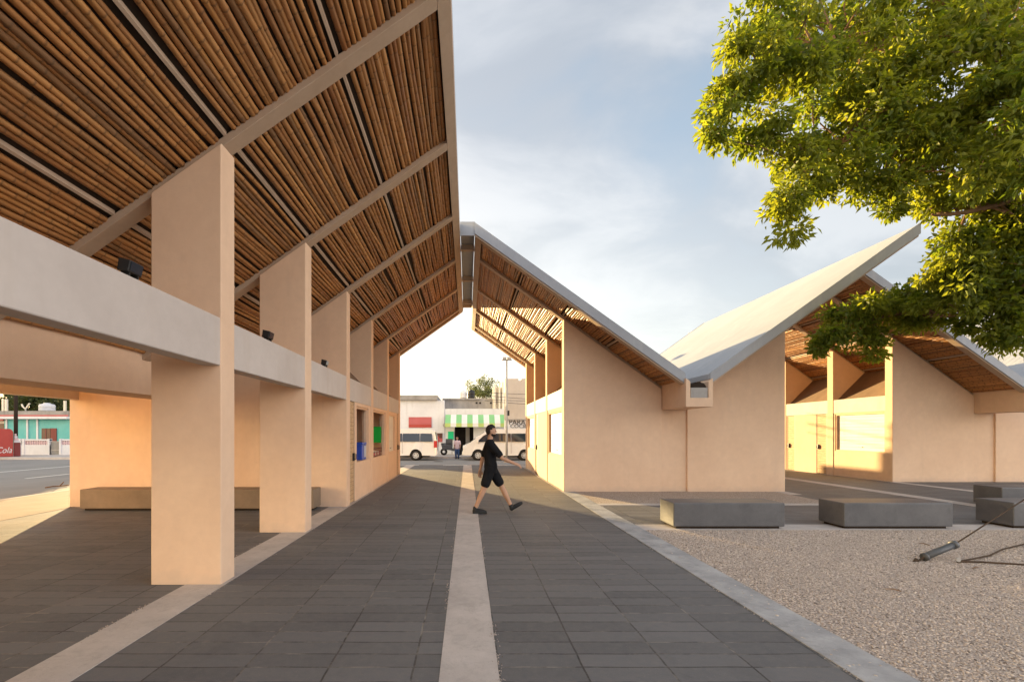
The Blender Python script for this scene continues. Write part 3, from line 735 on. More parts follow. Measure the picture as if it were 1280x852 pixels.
def big_tree():
    root = empty('shade_tree', TR, 'large leafy tree at the right reaching over the roofs, leaves glowing yellow green', 'tree')
    # lobes of the crown: centre, size (m)
    lobes = []
    def lobe(px, py, Y, rx, rz, n): lobes.append((P(px, py, Y), rx, rz, n))
    lobe(960, 30, 9.0, .75, .55, 16); lobe(935, 85, 8.6, .65, .5, 16); lobe(915, 125, 8.4, .42, .32, 9); lobe(905, 160, 8.3, .25, .15, 4)
    lobe(990, 105, 8.8, .85, .65, 22); lobe(960, 165, 8.6, .42, .34, 8); lobe(1000, 190, 8.7, .42, .3, 9); lobe(985, 250, 8.5, .28, .26, 6); lobe(985, 285, 8.5, .12, .14, 2); lobe(1010, 228, 8.5, .3, .2, 5)
    lobe(1030, 25, 9.4, 1.0, .7, 24); lobe(1050, 90, 9.2, 1.0, .75, 26); lobe(1055, 165, 8.9, .85, .6, 20); lobe(1060, 215, 8.8, .55, .32, 10)
    lobe(1110, 40, 9.8, 1.1, .8, 28); lobe(1120, 120, 9.5, 1.1, .8, 28); lobe(1115, 195, 9.0, .85, .6, 20); lobe(1105, 238, 8.8, .35, .25, 6); lobe(1118, 262, 8.8, .12, .08, 2)
    lobe(1180, 30, 9.4, 1.2, .9, 28); lobe(1190, 110, 8.6, 1.0, .8, 26); lobe(1180, 185, 8.8, .9, .6, 18); lobe(1190, 235, 9.2, .8, .35, 12)
    lobe(1250, 50, 8.2, 1.0, .9, 28); lobe(1245, 140, 7.8, .85, .8, 24); lobe(1265, 205, 7.6, .6, .4, 12); lobe(1240, 250, 9.2, .7, .3, 10); lobe(1320, 120, 8, 1.2, 1.5, 26)
    lobe(1230, 300, 9.6, .75, .35, 14); lobe(1270, 285, 9.4, .6, .35, 10); lobe(1270, 420, 9.6, .4, .25, 6); lobe(1200, 300, 9.4, .3, .2, 5); lobe(1185, 335, 9.6, .35, .2, 6); lobe(1190, 365, 9.8, .75, .45, 18); lobe(1250, 350, 9.8, .8, .5, 18); lobe(1310, 330, 9.6, 1.0, .9, 18)
    lobe(1235, 395, 9.8, .55, .38, 12); lobe(1240, 425, 9.7, .2, .18, 3);
    lobe(1150, 372, 11.0, .6, .34, 12); lobe(1120, 385, 11.2, .75, .34, 16); lobe(1070, 390, 11.2, .55, .28, 10); lobe(1040, 418, 11.2, .34, .2, 6); lobe(1085, 425, 11.2, .3, .2, 5); lobe(1100, 440, 11.2, .15, .12, 2); lobe(1020, 432, 11.2, .16, .1, 2); lobe(1165, 405, 10.8, .45, .22, 8); lobe(1200, 330, 10, .5, .3, 8)
    lobe(1330, 240, 9, 1.2, 1.2, 16); lobe(1400, 120, 9, 1.8, 1.8, 22); lobe(1400, -60, 9.5, 2.0, 1.8, 22); lobe(1250, -60, 9.5, 1.8, 1.2, 22); lobe(1090, -60, 9.6, 1.6, .9, 20); lobe(1550, 40, 10, 2.4, 2.4, 22); lobe(1500, 250, 9.5, 1.8, 1.4, 14)
    rr = np.random.default_rng(5)
    # limbs
    limbs = [
        [TR, TR+Vector((-.1, 0, 1.6)), TR+Vector((-.5, .1, 2.7)), P(1480, 265, 9.2), P(1360, 235, 9.2), P(1280, 248, 9.2), P(1210, 264, 9.2), P(1165, 268, 9.2)],
        [TR+Vector((-.1, 0, 1.6)), P(1530, 150, 9.2), P(1400, 110, 9.0), P(1290, 100, 9.2), P(1195, 60, 9.4), P(1100, 55, 9.4), P(1000, 60, 9.0), P(950, 90, 8.7)],
        [TR+Vector((-.5, .1, 2.7)), P(1450, 320, 9.7), P(1340, 370, 9.8), P(1270, 380, 9.8), P(1200, 395, 9.9), P(1140, 390, 11), P(1060, 405, 11.2)],
        [P(1400, 110, 9.0), P(1320, 60, 9.2), P(1240, -20, 9.5), P(1150, -60, 9.6)],
        [P(1290, 100, 9.2), P(1230, 130, 8.8), P(1150, 140, 9.2), P(1080, 170, 9.0), P(1010, 200, 8.7), P(985, 260, 8.5)],
        [P(1360, 235, 9.2), P(1290, 200, 8.6), P(1210, 195, 8.9), P(1130, 215, 9.0), P(1070, 215, 8.8)],
        [P(1210, 264, 9.2), P(1195, 300, 9.5), P(1185, 330, 9.8)],
        [P(1270, 380, 9.8), P(1245, 400, 9.8), P(1240, 425, 9.7)],
        [P(1195, 60, 9.4), P(1190, 20, 9.4), P(1150, -30, 9.5)],
        [P(1290, 200, 8.6), P(1265, 150, 8.0), P(1250, 60, 8.1)],
    ]
    rads = [(.26, .22, .17, .10, .08, .06, .04, .02), (.16, .11, .09, .075, .06, .045, .03, .015), (.12, .085, .07, .055, .04, .03, .012), (.08, .06, .045, .02), (.06, .05, .04, .03, .02, .01), (.05, .04, .03, .02, .01), (.03, .02, .01), (.03, .02, .01), (.05, .035, .02), (.035, .025, .012)]
    tm = MB(); samples = []
    for li, (pts, rs) in enumerate(zip(limbs, rads)):
        pp = []; rr_ = []
        for i in range(len(pts)-1):
            for q in range(5):
                f = q/5; v = pts[i].lerp(pts[i+1], f); j = noise.noise_vector(v*1.3+Vector((li, 0, 0)))*(.10 if i > 1 or li else .03)
                pp.append(v+j); rr_.append(rs[i]*(1-f)+rs[i+1]*f)
        pp.append(pts[-1]); rr_.append(rs[-1])
        tm.tube(pp, rr_, 9); samples += [(p, r) for p, r in zip(pp[4:], rr_[4:])]
    cl = []
    for c, rx, rz, n in lobes:
        for _ in range(int(n*1.0)):
            v = rr.normal(0, 1, 3); v /= np.linalg.norm(v); k = rr.uniform(.25, 1)**.5
            cl.append((c.x+v[0]*rx*k, c.y+v[1]*rx*1.15*k, c.z+v[2]*rz*k))
    cl = np.array(cl); SP = np.array([tuple(p) for p, r in samples])
    tw = MB()
    for c in cl:
        dist = np.linalg.norm((SP-c)*np.array([1, 1, 1.0]), axis=1); i = int(np.argmin(dist)); p = samples[i][0]; c_ = Vector(c)
        mid = p.lerp(c_, .5)+Vector((rr.normal(0, .06), rr.normal(0, .06), .08))
        r0 = min(.026, samples[i][1]*.8)
        tw.tube([p, mid, c_], [r0, r0*.6, .004], 5, False)
    tm.build('trunk', 'bark', root, True)
    tw.build('twigs', 'bark', root, True)
    V, F, T = leaves_np(cl, 105, rr.uniform(.16, .38, len(cl)), .142, .031, .5, 3)
    link('crown', np_mesh('crown', V, F, T), 'leaf', root)
big_tree()

def small_tree(x, y, h, cr, cz, n, label, mat='leaf_far', grp=None, seed=0, ls=.22, base=0):
    r = random.Random(seed); root = empty('street_tree', (x, y, base), label, 'tree', grp)
    t = MB(); top = Vector((x+r.uniform(-.2, .2), y, base+h*.55)); t.tube([(x, y, base-.1), (x+.05, y, base+h*.3), top], [.16, .12, .08], 8)
    C = []
    for i in range(n):
        v = Vector((r.gauss(0, 1), r.gauss(0, 1), r.gauss(0, 1))).normalized(); k = r.uniform(.35, 1)
        lump = 1+.35*noise.noise(v*1.7+Vector((seed, 0, 0)))
        c = Vector((x, y, base+h-cz))+Vector((v.x*cr, v.y*cr, v.z*cz))*k*lump; C.append(tuple(c))
    for c in C[::max(1, n//14)]: t.tube([top, top.lerp(Vector(c), .5)+Vector((0, 0, .15)), c], [.06, .035, .01], 5, False)
    t.build('trunk', 'bark', root, True)
    V, F, T = leaves_np(np.array(C), 40, .5, ls, ls*.3, .25, seed+50)
    link('crown', np_mesh('crown', V, F, T), mat, root)
small_tree(-13.4, 36.4, 7.6, 2.5, 2.0, 300, 'broad green tree added out of view beyond the left hall to shade the gravel', 'leaf_far', None, 9)  # added unseen tree; its crown keeps the low sun off the gravel
small_tree(2.2, 70, 9.7, 2.6, 1.75, 90, 'rounded green tree rising behind the shop roof tanks', 'leaf_far', None, 3)
for i, (x, y, h, cr, lab) in enumerate(((-40.5, 46, 6.2, 3.0, 'dark bushy tree behind the left end of the teal house'), (-36.6, 45, 6.0, 2.8, 'dark spreading tree behind the antenna of the teal house'),
        (-32.8, 46, 6.4, 2.9, 'dark tree behind the white roof tank of the teal house'), (-45.5, 48, 6.6, 3.4, 'tall dark tree left of the others behind the teal house'), (-30.2, 44, 5.6, 2.0, 'yellowish tree standing beside the teal house at its right end'))):
    small_tree(x, y, h, cr, 2.1, 110, lab, 'leaf_dark' if i < 4 else 'leaf_far', 'trees behind the teal house', 20+i, .3)

# ------------------------------------------------------------------ street: shops
Y0 = 36.0; S = Y0/604
def sx(px): return (px-584)*S
def sz(py): return 1.62+(540-py)*S
ws = empty('white_building', (sx(527), Y0, 0), 'white painted building with a red wall panel behind the left van', 'building')
B(sx(497), sx(555.5), Y0, Y0+8, 0, sz(500)).build('wall', 'white_wall', ws)
B(sx(497), sx(547), Y0-.25, Y0+8, sz(499.9), sz(494)).build('parapet', 'rough_concrete', ws)
B(-10.4, sx(497)-.003, Y0+.2, Y0+.4, 0, 2.2).build('yard_wall', 'white_wall', ws)
B(sx(511), sx(539.5), Y0-.05, Y0-.004, sz(530), sz(521)).build('wall_panel', 'dull_red', ws)
B(sx(511), sx(539.5), Y0-.06, Y0-.004, sz(534), sz(530.1)).build('wall_panel', 'red_paint', ws)
B(sx(544), sx(553), Y0-.05, Y0-.004, sz(552), sz(547.5)).build('poster', 'dull_red', ws)
B(sx(544), sx(553), Y0-.055, Y0-.004, sz(547.4), sz(541)).build('poster', 'brown_window', ws)
B(sx(545), sx(549), Y0-.07, Y0-.056, sz(551), sz(545)).build('poster', 'red_paint', ws)
gr = empty('shop', (sx(594), Y0+.1, 0), 'white shop with a green and white striped awning over its dark doorway', 'shop')
m = MB(); m.box(sx(555.6), sx(568), Y0+.05, Y0+4, 0, sz(533)); m.box(sx(592), sx(631), Y0+.05, Y0+4, 0, sz(533)); m.box(sx(555.6), sx(631), Y0+.05, Y0+4, sz(532.9), sz(510.5))
m.box(sx(568), sx(592), Y0+3, Y0+4, 0, sz(533)); m.build('wall', 'white_wall', gr)
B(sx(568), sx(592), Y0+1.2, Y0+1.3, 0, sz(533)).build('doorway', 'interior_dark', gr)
B(sx(582), sx(587), Y0+.9, Y0+1.0, 0, sz(534)).build('inner_panel', 'rough_concrete', gr)
aw = MB()
for i in range(11):
    a, b = sx(557+i*6.75), sx(557+(i+1)*6.75)
    g = i % 2 == 0
    aw.add([(a, Y0-.05, sz(518)), (b, Y0-.05, sz(518)), (b, Y0-.9, sz(529)), (a, Y0-.9, sz(529)), (a, Y0-.05, sz(518)-.03), (b, Y0-.05, sz(518)-.03), (b, Y0-.87, sz(529)-.03), (a, Y0-.87, sz(529)-.03)],
           [(3, 2, 1, 0), (4, 5, 6, 7)], 0 if g else 1)
    aw.box(a, b, Y0-.91, Y0-.88, sz(533.5), sz(529)+.002, 2 if g else 1)
aw.build('awning', ['awning_green', 'awning_white', 'awning_lime'], gr)
B(sx(560), sx(567), Y0-.02, Y0+.046, sz(549), sz(539)).build('poster', 'poster_green', gr)
MB().lathe([(.12, -.1), (.16, -.08), (.16, 0), (.1, .02)], (sx(556.3), Y0-.1, sz(531)), 'Y', 14).build('wall_lamp', 'galvanised', gr)
ub = empty('concrete_house', (sx(590), Y0+5, 0), 'bare grey concrete upper storey behind the striped awning shop', 'building')
yb_ = Y0+.9; Sb = yb_/604
zx = lambda px: (px-584)*Sb
zz_ = lambda py: 1.62+(540-py)*Sb
B(zx(553), zx(619), yb_, yb_+1.6, 3.0, zz_(497.5)).build('wall', 'rough_concrete', ub)
for px in (594.5, 599, 612.5): B(zx(px), zx(px+2.2), yb_-.02, yb_+.02, zz_(504.5), zz_(502.3)).build('vent', 'interior_dark', ub)
B(zx(553), zx(600), yb_-.12, yb_-.003, zz_(499.6), zz_(498)).build('coping', 'rough_concrete', ub)
def tank(px0, px1, py0, py1, mat, label, Yt, name='water_tank'):
    Sx = Yt/604; cx = ((px0+px1)/2-584)*Sx; r = (px1-px0)/2*Sx; z0 = 1.62+(540-py1)*Sx; h = (py1-py0)*Sx
    t = empty(name, (cx, Yt, z0), label, 'water tank')
    MB().lathe([(r*.94, 0), (r, .03), (r, h*.30), (r*.96, h*.33), (r, h*.36), (r, h*.68), (r*.9, h*.82), (r*.4, h*.93)], (cx, Yt, z0), 'Z', 20).build('tank_body', mat, t, True)
    MB().lathe([(r*.42, h*.93), (r*.42, h), (r*.35, h*1.02)], (cx, Yt, z0), 'Z', 16).build('lid', mat, t)
tank(575, 583.5, 487.5, 497.4, 'white_wall', 'white water tank on the grey concrete house roof', yb_+.9)
tank(584.5, 593.5, 487, 497.4, 'black_paint', 'black water tank on the grey concrete house roof', yb_+.9)
bb = empty('beige_building', (sx(650), Y0+1, 0), 'tall plain beige building with lettering on a white band at the right of the street', 'building')
Yq = 32.9; q_ = Yq/604; bxx = lambda px: (px-584)*q_; bz = lambda py: 1.62+(540-py)*q_
B(bxx(631.5), bxx(648), Yq, Yq+1.0, bz(524), bz(473)).build('wall', 'beige_wall', bb)
B(bxx(648.002), bxx(652), Yq+.01, Yq+1.0, bz(524), bz(475.5)).build('wall', 'beige_wall', bb)
B(bxx(652.002), bxx(657.8), Yq, Yq+1.0, bz(524), bz(473)).build('wall', 'beige_wall', bb)
B(bxx(631.5), bxx(657.8), Yq+.02, Yq+1.0, 0, bz(524.1)).build('wall', 'white_wall', bb)
B(bxx(631.5), bxx(657.8), Yq-.12, Yq+.1, bz(525), bz(523.6)).build('ledge', 'rough_concrete', bb)
def text(body, size, loc, mat, parent, rot=(R(90), 0, 0), shear=0, ext=.01, sx_=1):
    cu = bpy.data.curves.new('lettering', 'FONT'); cu.body = body; cu.size = size; cu.extrude = ext; cu.shear = shear; cu.materials.append(MATS[mat])
    tmp = bpy.data.objects.new('tmp', cu); col.objects.link(tmp); bpy.context.view_layer.update()
    me = bpy.data.meshes.new_from_object(tmp.evaluated_get(bpy.context.evaluated_depsgraph_get())); bpy.data.objects.remove(tmp)
    o = bpy.data.objects.new('lettering', me); col.objects.link(o); o.parent = parent; o.location = Vector(loc)-WL[parent.name]; o.rotation_euler = rot; o.scale = (sx_, 1, 1)
    WL[o.name] = WL[parent.name]; return o
text('PARA SU', .46, (bxx(636), Yq-.0, bz(530.2)), 'black_paint', bb, sx_=1.0)
text('COCINA', .34, (bxx(637.5), Yq-.0, bz(534.3)), 'grey_plastic', bb, sx_=1.15)
cb = empty('cream_building', (sx(623), Y0+7, 0), 'narrow cream facade with vertical piers between the tree and the beige building', 'building')
Yc = 36.5; c_ = Yc/604; cxx = lambda px: (px-584)*c_; cz_ = lambda py: 1.62+(540-py)*c_
B(cxx(616), cxx(629.2), Yc, Yc+.34, 0, cz_(484)).build('wall', 'cream_wall', cb)
for px in (617, 623, 627): B(cxx(px), cxx(px+2.2), Yc-.3, Yc-.003, 0, cz_(480-(px-617)*.25)).build('pier', 'cream_wall', cb)
for px in (619.9, 625.1): B(cxx(px), cxx(px+1.7), Yc-.04, Yc-.002, cz_(505), cz_(490)).build('window', 'beige_wall', cb)

# street lamp
lp = empty('street_lamp', (sx(633.3)*28.4/36, 28.4, -.154), 'thin grey street lamp post with a double head in front of the right van', 'street lamp')
lx = (633.3-584)/604*28.4
MB().tube([(lx, 28.4, -.15), (lx, 28.4, 1.2), (lx, 28.4, 5.85)], [.075, .065, .05], 12).build('pole', 'galvanised', lp, True)
B(lx-.16, lx+.16, 28.24, 28.56, -.154, -.05).build('base', 'strip_concrete', lp)
MB().tube([(lx-.30, 28.4, 5.86), (lx+.30, 28.4, 5.86)], .03, 8).build('arm', 'galvanised', lp)
for sd in (-1, 1):
    hd = bevel(B(lx+sd*.14-.12, lx+sd*.14+.12, 28.25, 28.55, 5.87, 6.02).build('lamp_head', 'galvanised', lp), .03)
    B(lx+sd*.14-.09, lx+sd*.14+.09, 28.28, 28.52, 5.862, 5.871).build('lens', 'lamp_clear', hd)
B(lx+.06, lx+.16, 28.35, 28.45, 2.6, 2.9).build('meter_box', 'black_paint', lp)
# overhead cables
labs = ['topmost overhead cable crossing the beige building', 'second overhead cable crossing the beige building', 'third overhead cable crossing the beige building', 'lowest overhead cable crossing the beige building']
for i, (za, zb_, sag) in enumerate(((490, 489.5, .1), (494, 498, .08), (499, 496.5, .1), (500.5, 504, .1))):
    pa = P(606, za, 32.3); pb = P(720, zb_+2, 32.3); m = MB()
    m.tube([pa.lerp(pb, q/8)+Vector((0, 0, -sag*4*(q/8)*(1-q/8))) for q in range(9)], .013, 5)
    tag(m.build('overhead_cable', 'black_paint'), labs[i], 'cable', 'overhead street cables')

# vans
def make_van():
    r = empty('van', (0, 0, 0))
    def hw(z): return .84 if z < 1.05 else .84-.16*((z-1.05)/.93)**1.3
    top = [(0.02, .34), (-.01, .62), (.03, .86), (.14, .98), (.40, 1.08), (.95, 1.52), (1.42, 1.84), (1.75, 1.94), (2.3, 1.985), (4.3, 1.985), (4.85, 1.95), (5.05, 1.84), (5.16, 1.25), (5.2, .95), (5.2, .38), (5.1, .30)]
    def arch(c, rad=.40): return [(c+rad*math.cos(t), max(.30, .32+rad*math.sin(t))) for t in [math.pi*q/10 for q in range(11)]]
    prof = top+arch(3.86)+[(1.6, .28)]+arch(.95)
    prof = [p for i, p in enumerate(prof) if i == 0 or (abs(p[0]-prof[i-1][0])+abs(p[1]-prof[i-1][1])) > .004]
    n = len(prof)
    bm = bmesh.new()
    Lv = [bm.verts.new((x, -hw(z), z)) for x, z in prof]; Rv = [bm.verts.new((x, hw(z), z)) for x, z in prof]
    f1 = bm.faces.new(Lv); f2 = bm.faces.new(Rv[::-1])
    for i in range(n): bm.faces.new((Lv[i], Lv[(i+1) % n], Rv[(i+1) % n], Rv[i]))
    bmesh.ops.triangulate(bm, faces=[f1, f2]); bmesh.ops.recalc_face_normals(bm, faces=bm.faces)
    me = bpy.data.meshes.new('van_body'); bm.to_mesh(me); bm.free()
    bo = link('body', me, 'van_white', r)
    bv = bo.modifiers.new('bevel', 'BEVEL'); bv.width = .035; bv.segments = 3; bv.limit_method = 'ANGLE'; bv.angle_limit = R(50)
    def pane(poly, name='window', mat='glass_dark', off=.006, t=.012):
        for sd in (-1, 1):
            vs = [(x, sd*(hw(z)+off), z) for x, z in poly]+[(x, sd*(hw(z)-t), z) for x, z in poly]; k = len(poly)
            MB().add(vs, [tuple(range(k)) if sd < 0 else tuple(range(k-1, -1, -1))]+[(i, (i+1) % k, (i+1) % k+k, i+k) for i in range(k)]).build(name, mat, r)
    pane([(.88, 1.16), (1.72, 1.20), (1.72, 1.66), (1.50, 1.66), (1.28, 1.56)])
    pane([(1.86, 1.20), (3.0, 1.20), (3.0, 1.70), (1.86, 1.70)]); pane([(3.05, 1.20), (4.1, 1.20), (4.1, 1.70), (3.05, 1.70)]); pane([(4.15, 1.20), (4.92, 1.20), (4.86, 1.70), (4.15, 1.70)])
    pane([(1.79, .40), (1.80, .40), (1.80, 1.76), (1.79, 1.76)], 'door_seam', 'dark_deck', .004); pane([(3.02, .44), (3.03, .44), (3.03, 1.15), (3.02, 1.15)], 'door_seam', 'dark_deck', .004)
    pane([(.99, 1.04), (1.0, 1.04), (1.0, 1.14), (.99, 1.14)], 'door_seam', 'dark_deck', .004)
    pane([(1.58, 1.02), (1.74, 1.02), (1.74, 1.06), (1.58, 1.06)], 'door_handle', 'galvanised', .02); pane([(1.9, 1.02), (2.06, 1.02), (2.06, 1.06), (1.9, 1.06)], 'door_handle', 'galvanised', .02)
    # screens
    MB().add([(.44, -.70, 1.13), (.44, .70, 1.13), (1.34, .62, 1.81), (1.34, -.62, 1.81), (.47, -.7, 1.12), (.47, .7, 1.12), (1.37, .62, 1.80), (1.37, -.62, 1.80)], [(0, 3, 2, 1), (4, 5, 6, 7), (0, 1, 5, 4), (1, 2, 6, 5), (2, 3, 7, 6), (3, 0, 4, 7)]).build('windscreen', 'glass_dark', r)
    MB().add([(5.155, -.66, 1.32), (5.155, .66, 1.32), (5.085, .60, 1.78), (5.085, -.60, 1.78), (5.175, -.66, 1.32), (5.175, .66, 1.32), (5.105, .60, 1.78), (5.105, -.60, 1.78)], [(0, 3, 2, 1), (4, 5, 6, 7), (0, 1, 5, 4), (1, 2, 6, 5), (2, 3, 7, 6), (3, 0, 4, 7)]).build('rear_window', 'glass_dark', r)
    for sd in (-1, 1):
        bevel(B(.0, .26, sd*.60-.16, sd*.60+.20 if sd > 0 else sd*.60+.16, .74, .93).build('headlight', 'lamp_clear', r), .02) if sd > 0 else bevel(B(.0, .26, -.86, -.44, .74, .93).build('headlight', 'lamp_clear', r), .02)
        bevel(B(5.0, 5.215, sd*.80-.055, sd*.80+.055, .82, 1.24).build('taillight', 'tail_red', r), .015)
        mr = MB().box(.86, .98, sd*.93-.07, sd*.93+.07, 1.14, 1.38); bevel(mr.build('mirror', 'van_white', r), .02)
        for cx in (.95, 3.86):
            cy = sd*.70
            t = MB().lathe([(.20, -.10), (.30, -.105), (.325, -.07), (.33, 0), (.325, .07), (.30, .105), (.20, .10), (.19, 0), (.20, -.10)], (cx, cy, .33), 'Y', 28, cap=False)
            to = t.build('wheel', 'tyre', r, True)
            rim = MB().lathe([(.03, -.07), (.06, -.07), (.19, -.055), (.205, -.08), (.215, -.08), (.215, .08), (.03, .08)] if sd < 0 else [(.03, -.08), (.215, -.08), (.215, .08), (.205, .08), (.19, .055), (.06, .07), (.03, .07)], (cx, cy, .33), 'Y', 24)
            rim.build('rim', 'alloy', to)
            holes = MB()
            for q in range(6):
                a = q*math.pi/3+.3; holes.lathe([(.028, -.012), (.028, .012)], (cx+.125*math.cos(a), cy+sd*.066, .33+.125*math.sin(a)), 'Y', 8)
            holes.build('rim_holes', 'dark_deck', to)
            MB().lathe([(.39, -.02), (.39, .02)], (cx, sd*.56, .36), 'Y', 24).build('wheel_well', 'dark_deck', r)
    bevel(B(-.05, .16, -.80, .80, .33, .56).build('bumper', 'van_white', r), .05, 3); bevel(B(5.06, 5.27, -.80, .80, .36, .58).build('bumper', 'van_white', r), .05, 3)
    B(-.03, .02, -.42, .42, .66, .82).build('grille', 'dark_deck', r)
    B(.5, 4.7, -.6, .6, .22, .32).build('underbody', 'dark_deck', r)
    return r
VY = 30.3; v_ = VY/604
van = make_van(); van.location = (-.27, VY+.85, -.154); tag(van, 'white passenger van behind the walking man, nose pointing left', 'van', 'white vans parked across the street')
van2 = copy_tree(van); van2.location = ((547-584)*v_-5.24, VY+.85, -.154); tag(van2, 'white passenger van partly hidden by the left hall, its tail towards the other van', 'van', 'white vans parked across the street')

# scooter between the vans
sc = empty('scooter', (-1.1, 34.2, 0), 'dark scooter parked on the far pavement between the two vans', 'scooter')
for x in (-1.65, -.55):
    wv = MB().lathe([(.10, -.05), (.22, -.05), (.25, 0), (.22, .05), (.10, .05), (.10, -.05)], (x, 34.2, .25), 'Y', 20, cap=False); wv.build('wheel', 'tyre', sc, True)
bevel(MB().prism_y([(-1.75, .42), (-1.2, .36), (-.95, .30), (-.8, .34), (-.72, .95), (-.80, .98), (-1.0, .45), (-1.15, .72), (-1.85, .78)], 34.05, 34.35).build('body', 'grey_plastic', sc), .03)
bevel(B(-1.85, -1.15, 34.04, 34.36, .78, .86).build('seat', 'black_paint', sc), .03)
MB().tube([(-.78, 33.9, 1.02), (-.76, 34.2, .98), (-.78, 34.5, 1.02)], .02, 8).build('handlebar', 'black_paint', sc)
MB().tube([(-.75, 34.2, .95), (-.55, 34.2, .25)], .03, 8).build('fork', 'galvanised', sc)
bevel(MB().prism_y([(-.80, .40), (-.62, .40), (-.66, 1.0), (-.76, 1.0)], 34.0, 34.4).build('leg_shield', 'pale_blue_plastic', sc), .03)
ab = empty('board', (-1.45, 34.9, 0), 'grey notice board on two legs behind the scooter', 'board')
B(-1.55, -1.05, 34.9, 34.94, .55, 1.15).build('panel', 'grey_plastic', ab); B(-1.53, -1.48, 34.9, 34.94, 0, .55).build('leg', 'galvanised', ab); B(-1.12, -1.07, 34.9, 34.94, 0, .55).build('leg', 'galvanised', ab)
tag(MB().lathe([(.30, 0), (.30, .004)], ((549-584)*v_, 29.4, -.1535), 'Z', 20).build('manhole_cover', 'dark_deck'), 'dark round manhole cover in the road by the left van', 'manhole cover')

# ------------------------------------------------------------------ street: teal house at the left
Yh = 37.0; h_ = Yh/604; hx = lambda px: (px-584)*h_; hz = lambda py: 1.62+(540-py)*h_
th = empty('teal_house', (hx(45), Yh, 0), 'single storey turquoise house with a white yard wall seen through the left porch', 'house')
B(hx(6), hx(90), Yh, Yh+7, 0, hz(523.5)).build('wall', 'teal_wall', th)
B(hx(1), hx(90), Yh-.5, Yh+7, hz(523.4), hz(520.5)).build('cornice', 'white_wall', th)
B(hx(3), hx(90), Yh-.3, Yh+7, hz(520.4), hz(513.5)).build('parapet', 'rough_concrete', th)
B(hx(3), hx(90), Yh-.33, Yh-.303, hz(520.2), hz(518.4)).build('trim', 'dull_red', th)
for px in (8, 34, 46.5): B(hx(px), hx(px+2), Yh-.06, Yh-.003, 0, hz(523.6)).build('pilaster', 'white_wall', th)
w = B(hx(53), hx(64), Yh-.05, Yh-.002, hz(552), hz(535)).build('window', 'brown_window', th)
MB().box(hx(58.2), hx(58.8), Yh-.07, Yh-.05, hz(552), hz(535)).build('frame', 'dark_red', w)
B(hx(64.4), hx(71.5), Yh-.05, Yh-.002, 0, hz(535)).build('door', 'dark_red', th)
yw = empty('yard_wall', (hx(45), Yh-2, 0), 'low white yard wall with pink breeze blocks in front of the teal house', 'wall')
Yy = 35.0; y_ = Yy/604; yx = lambda px: (px-584)*y_; yz = lambda py: 1.62+(540-py)*y_
m = MB(); m.box(yx(24), yx(62.5), Yy, Yy+.18, 0, yz(555.5)); m.box(yx(74.5), yx(92), Yy, Yy+.18, 0, yz(555.5)); m.box(yx(24), yx(62.5), Yy, Yy+.18, yz(550.5), yz(548.5)); m.box(yx(74.5), yx(92), Yy, Yy+.18, yz(550.5), yz(548.5))
m.build('wall', 'white_wall', yw)
for a, b in ((31.5, 60), (77, 92)):
    m = MB(); x = yx(a)
    while x < yx(b)-.1:
        m.box(x, x+.06, Yy+.02, Yy+.16, yz(555.5), yz(550.5)); x += .17
    m.box(yx(a), yx(b), Yy+.06, Yy+.10, yz(554.5), yz(551.5)); m.build('breeze_blocks', 'pink_cloth', yw)
for px in (24, 28.5, 60, 74.5): B(yx(px), yx(px+2.5), Yy-.03, Yy+.21, 0, yz(548)).build('post', 'white_wall', yw)
m = MB()
for q in range(16): m.box(yx(63)+q*.042, yx(63)+q*.042+.02, Yy+.05, Yy+.08, .03, yz(551))
m.box(yx(63), yx(74.3), Yy+.04, Yy+.09, .3, .36); m.box(yx(63), yx(74.3), Yy+.04, Yy+.09, yz(551)-.06, yz(551)); m.build('gate', 'galvanised', yw)
tank(51, 67.5, 503.5, 513.5, 'white_wall', 'white water tank on the flat roof of the teal house', Yh+1.5)
an = empty('roof_aerial', (hx(32.5), Yh+.5, hz(513.5)), 'thin forked aerial standing on the teal house roof', 'aerial')
Ya = Yh+.5
MB().tube([P(32.5, 513.4, Ya), P(32.3, 509, Ya)], .05, 6).build('mast', 'galvanised', an)
MB().tube([P(27.5, 505, Ya), P(29, 508, Ya), P(32.3, 511, Ya), P(35, 507, Ya), P(37.5, 504, Ya)], .06, 6).build('fork', 'cream_wall', an)
for i, (px, py, lab) in enumerate(((5.0, 499, 'pale roof post at the left end of the teal house'), (9.0, 498.5, 'pale roof post nearest the dark utility pole'), (82.0, 500.5, 'pale roof post at the right end of the teal house'))):
    a = P(px, 514, Yh+.6); m = MB().box(a.x-.07, a.x+.07, Yh+.5, Yh+.64, hz(513.5), hz(py)+.03); tag(m.build('roof_post', 'cream_wall'), lab, 'post', 'roof posts on the teal house')
up = empty('utility_pole', (hx(20.2)*33.2/37, 33.2, 0), 'dark utility pole in front of the teal house', 'utility pole')
ux = (20.2-584)/604*33.2
MB().tube([(ux, 33.2, 0), (ux, 33.2, 8.6)], [.12, .09], 12).build('pole', 'dark_deck', up, True); B(ux-.9, ux+.9, 33.14, 33.26, 7.7, 7.82).build('cross_arm', 'dark_deck', up)
for q in (-.8, -.3, .3, .8): MB().lathe([(.03, 0), (.05, .03), (.03, .12)], (ux+q, 33.2, 7.82), 'Z', 8).build('insulator', 'white_wall', up)
lh = empty('pink_house', (hx(-14), Yh+.5, 0), 'pale house with a reddish roof edge at the left edge beyond the kiosk', 'house')
B(hx(-40), hx(5.5), Yh+.3, Yh+7, 0, hz(525.5)).build('wall', 'cream_wall', lh); B(hx(-41), hx(6), Yh-.1, Yh+7, hz(525.4), hz(522)).build('roof', 'dull_red', lh)
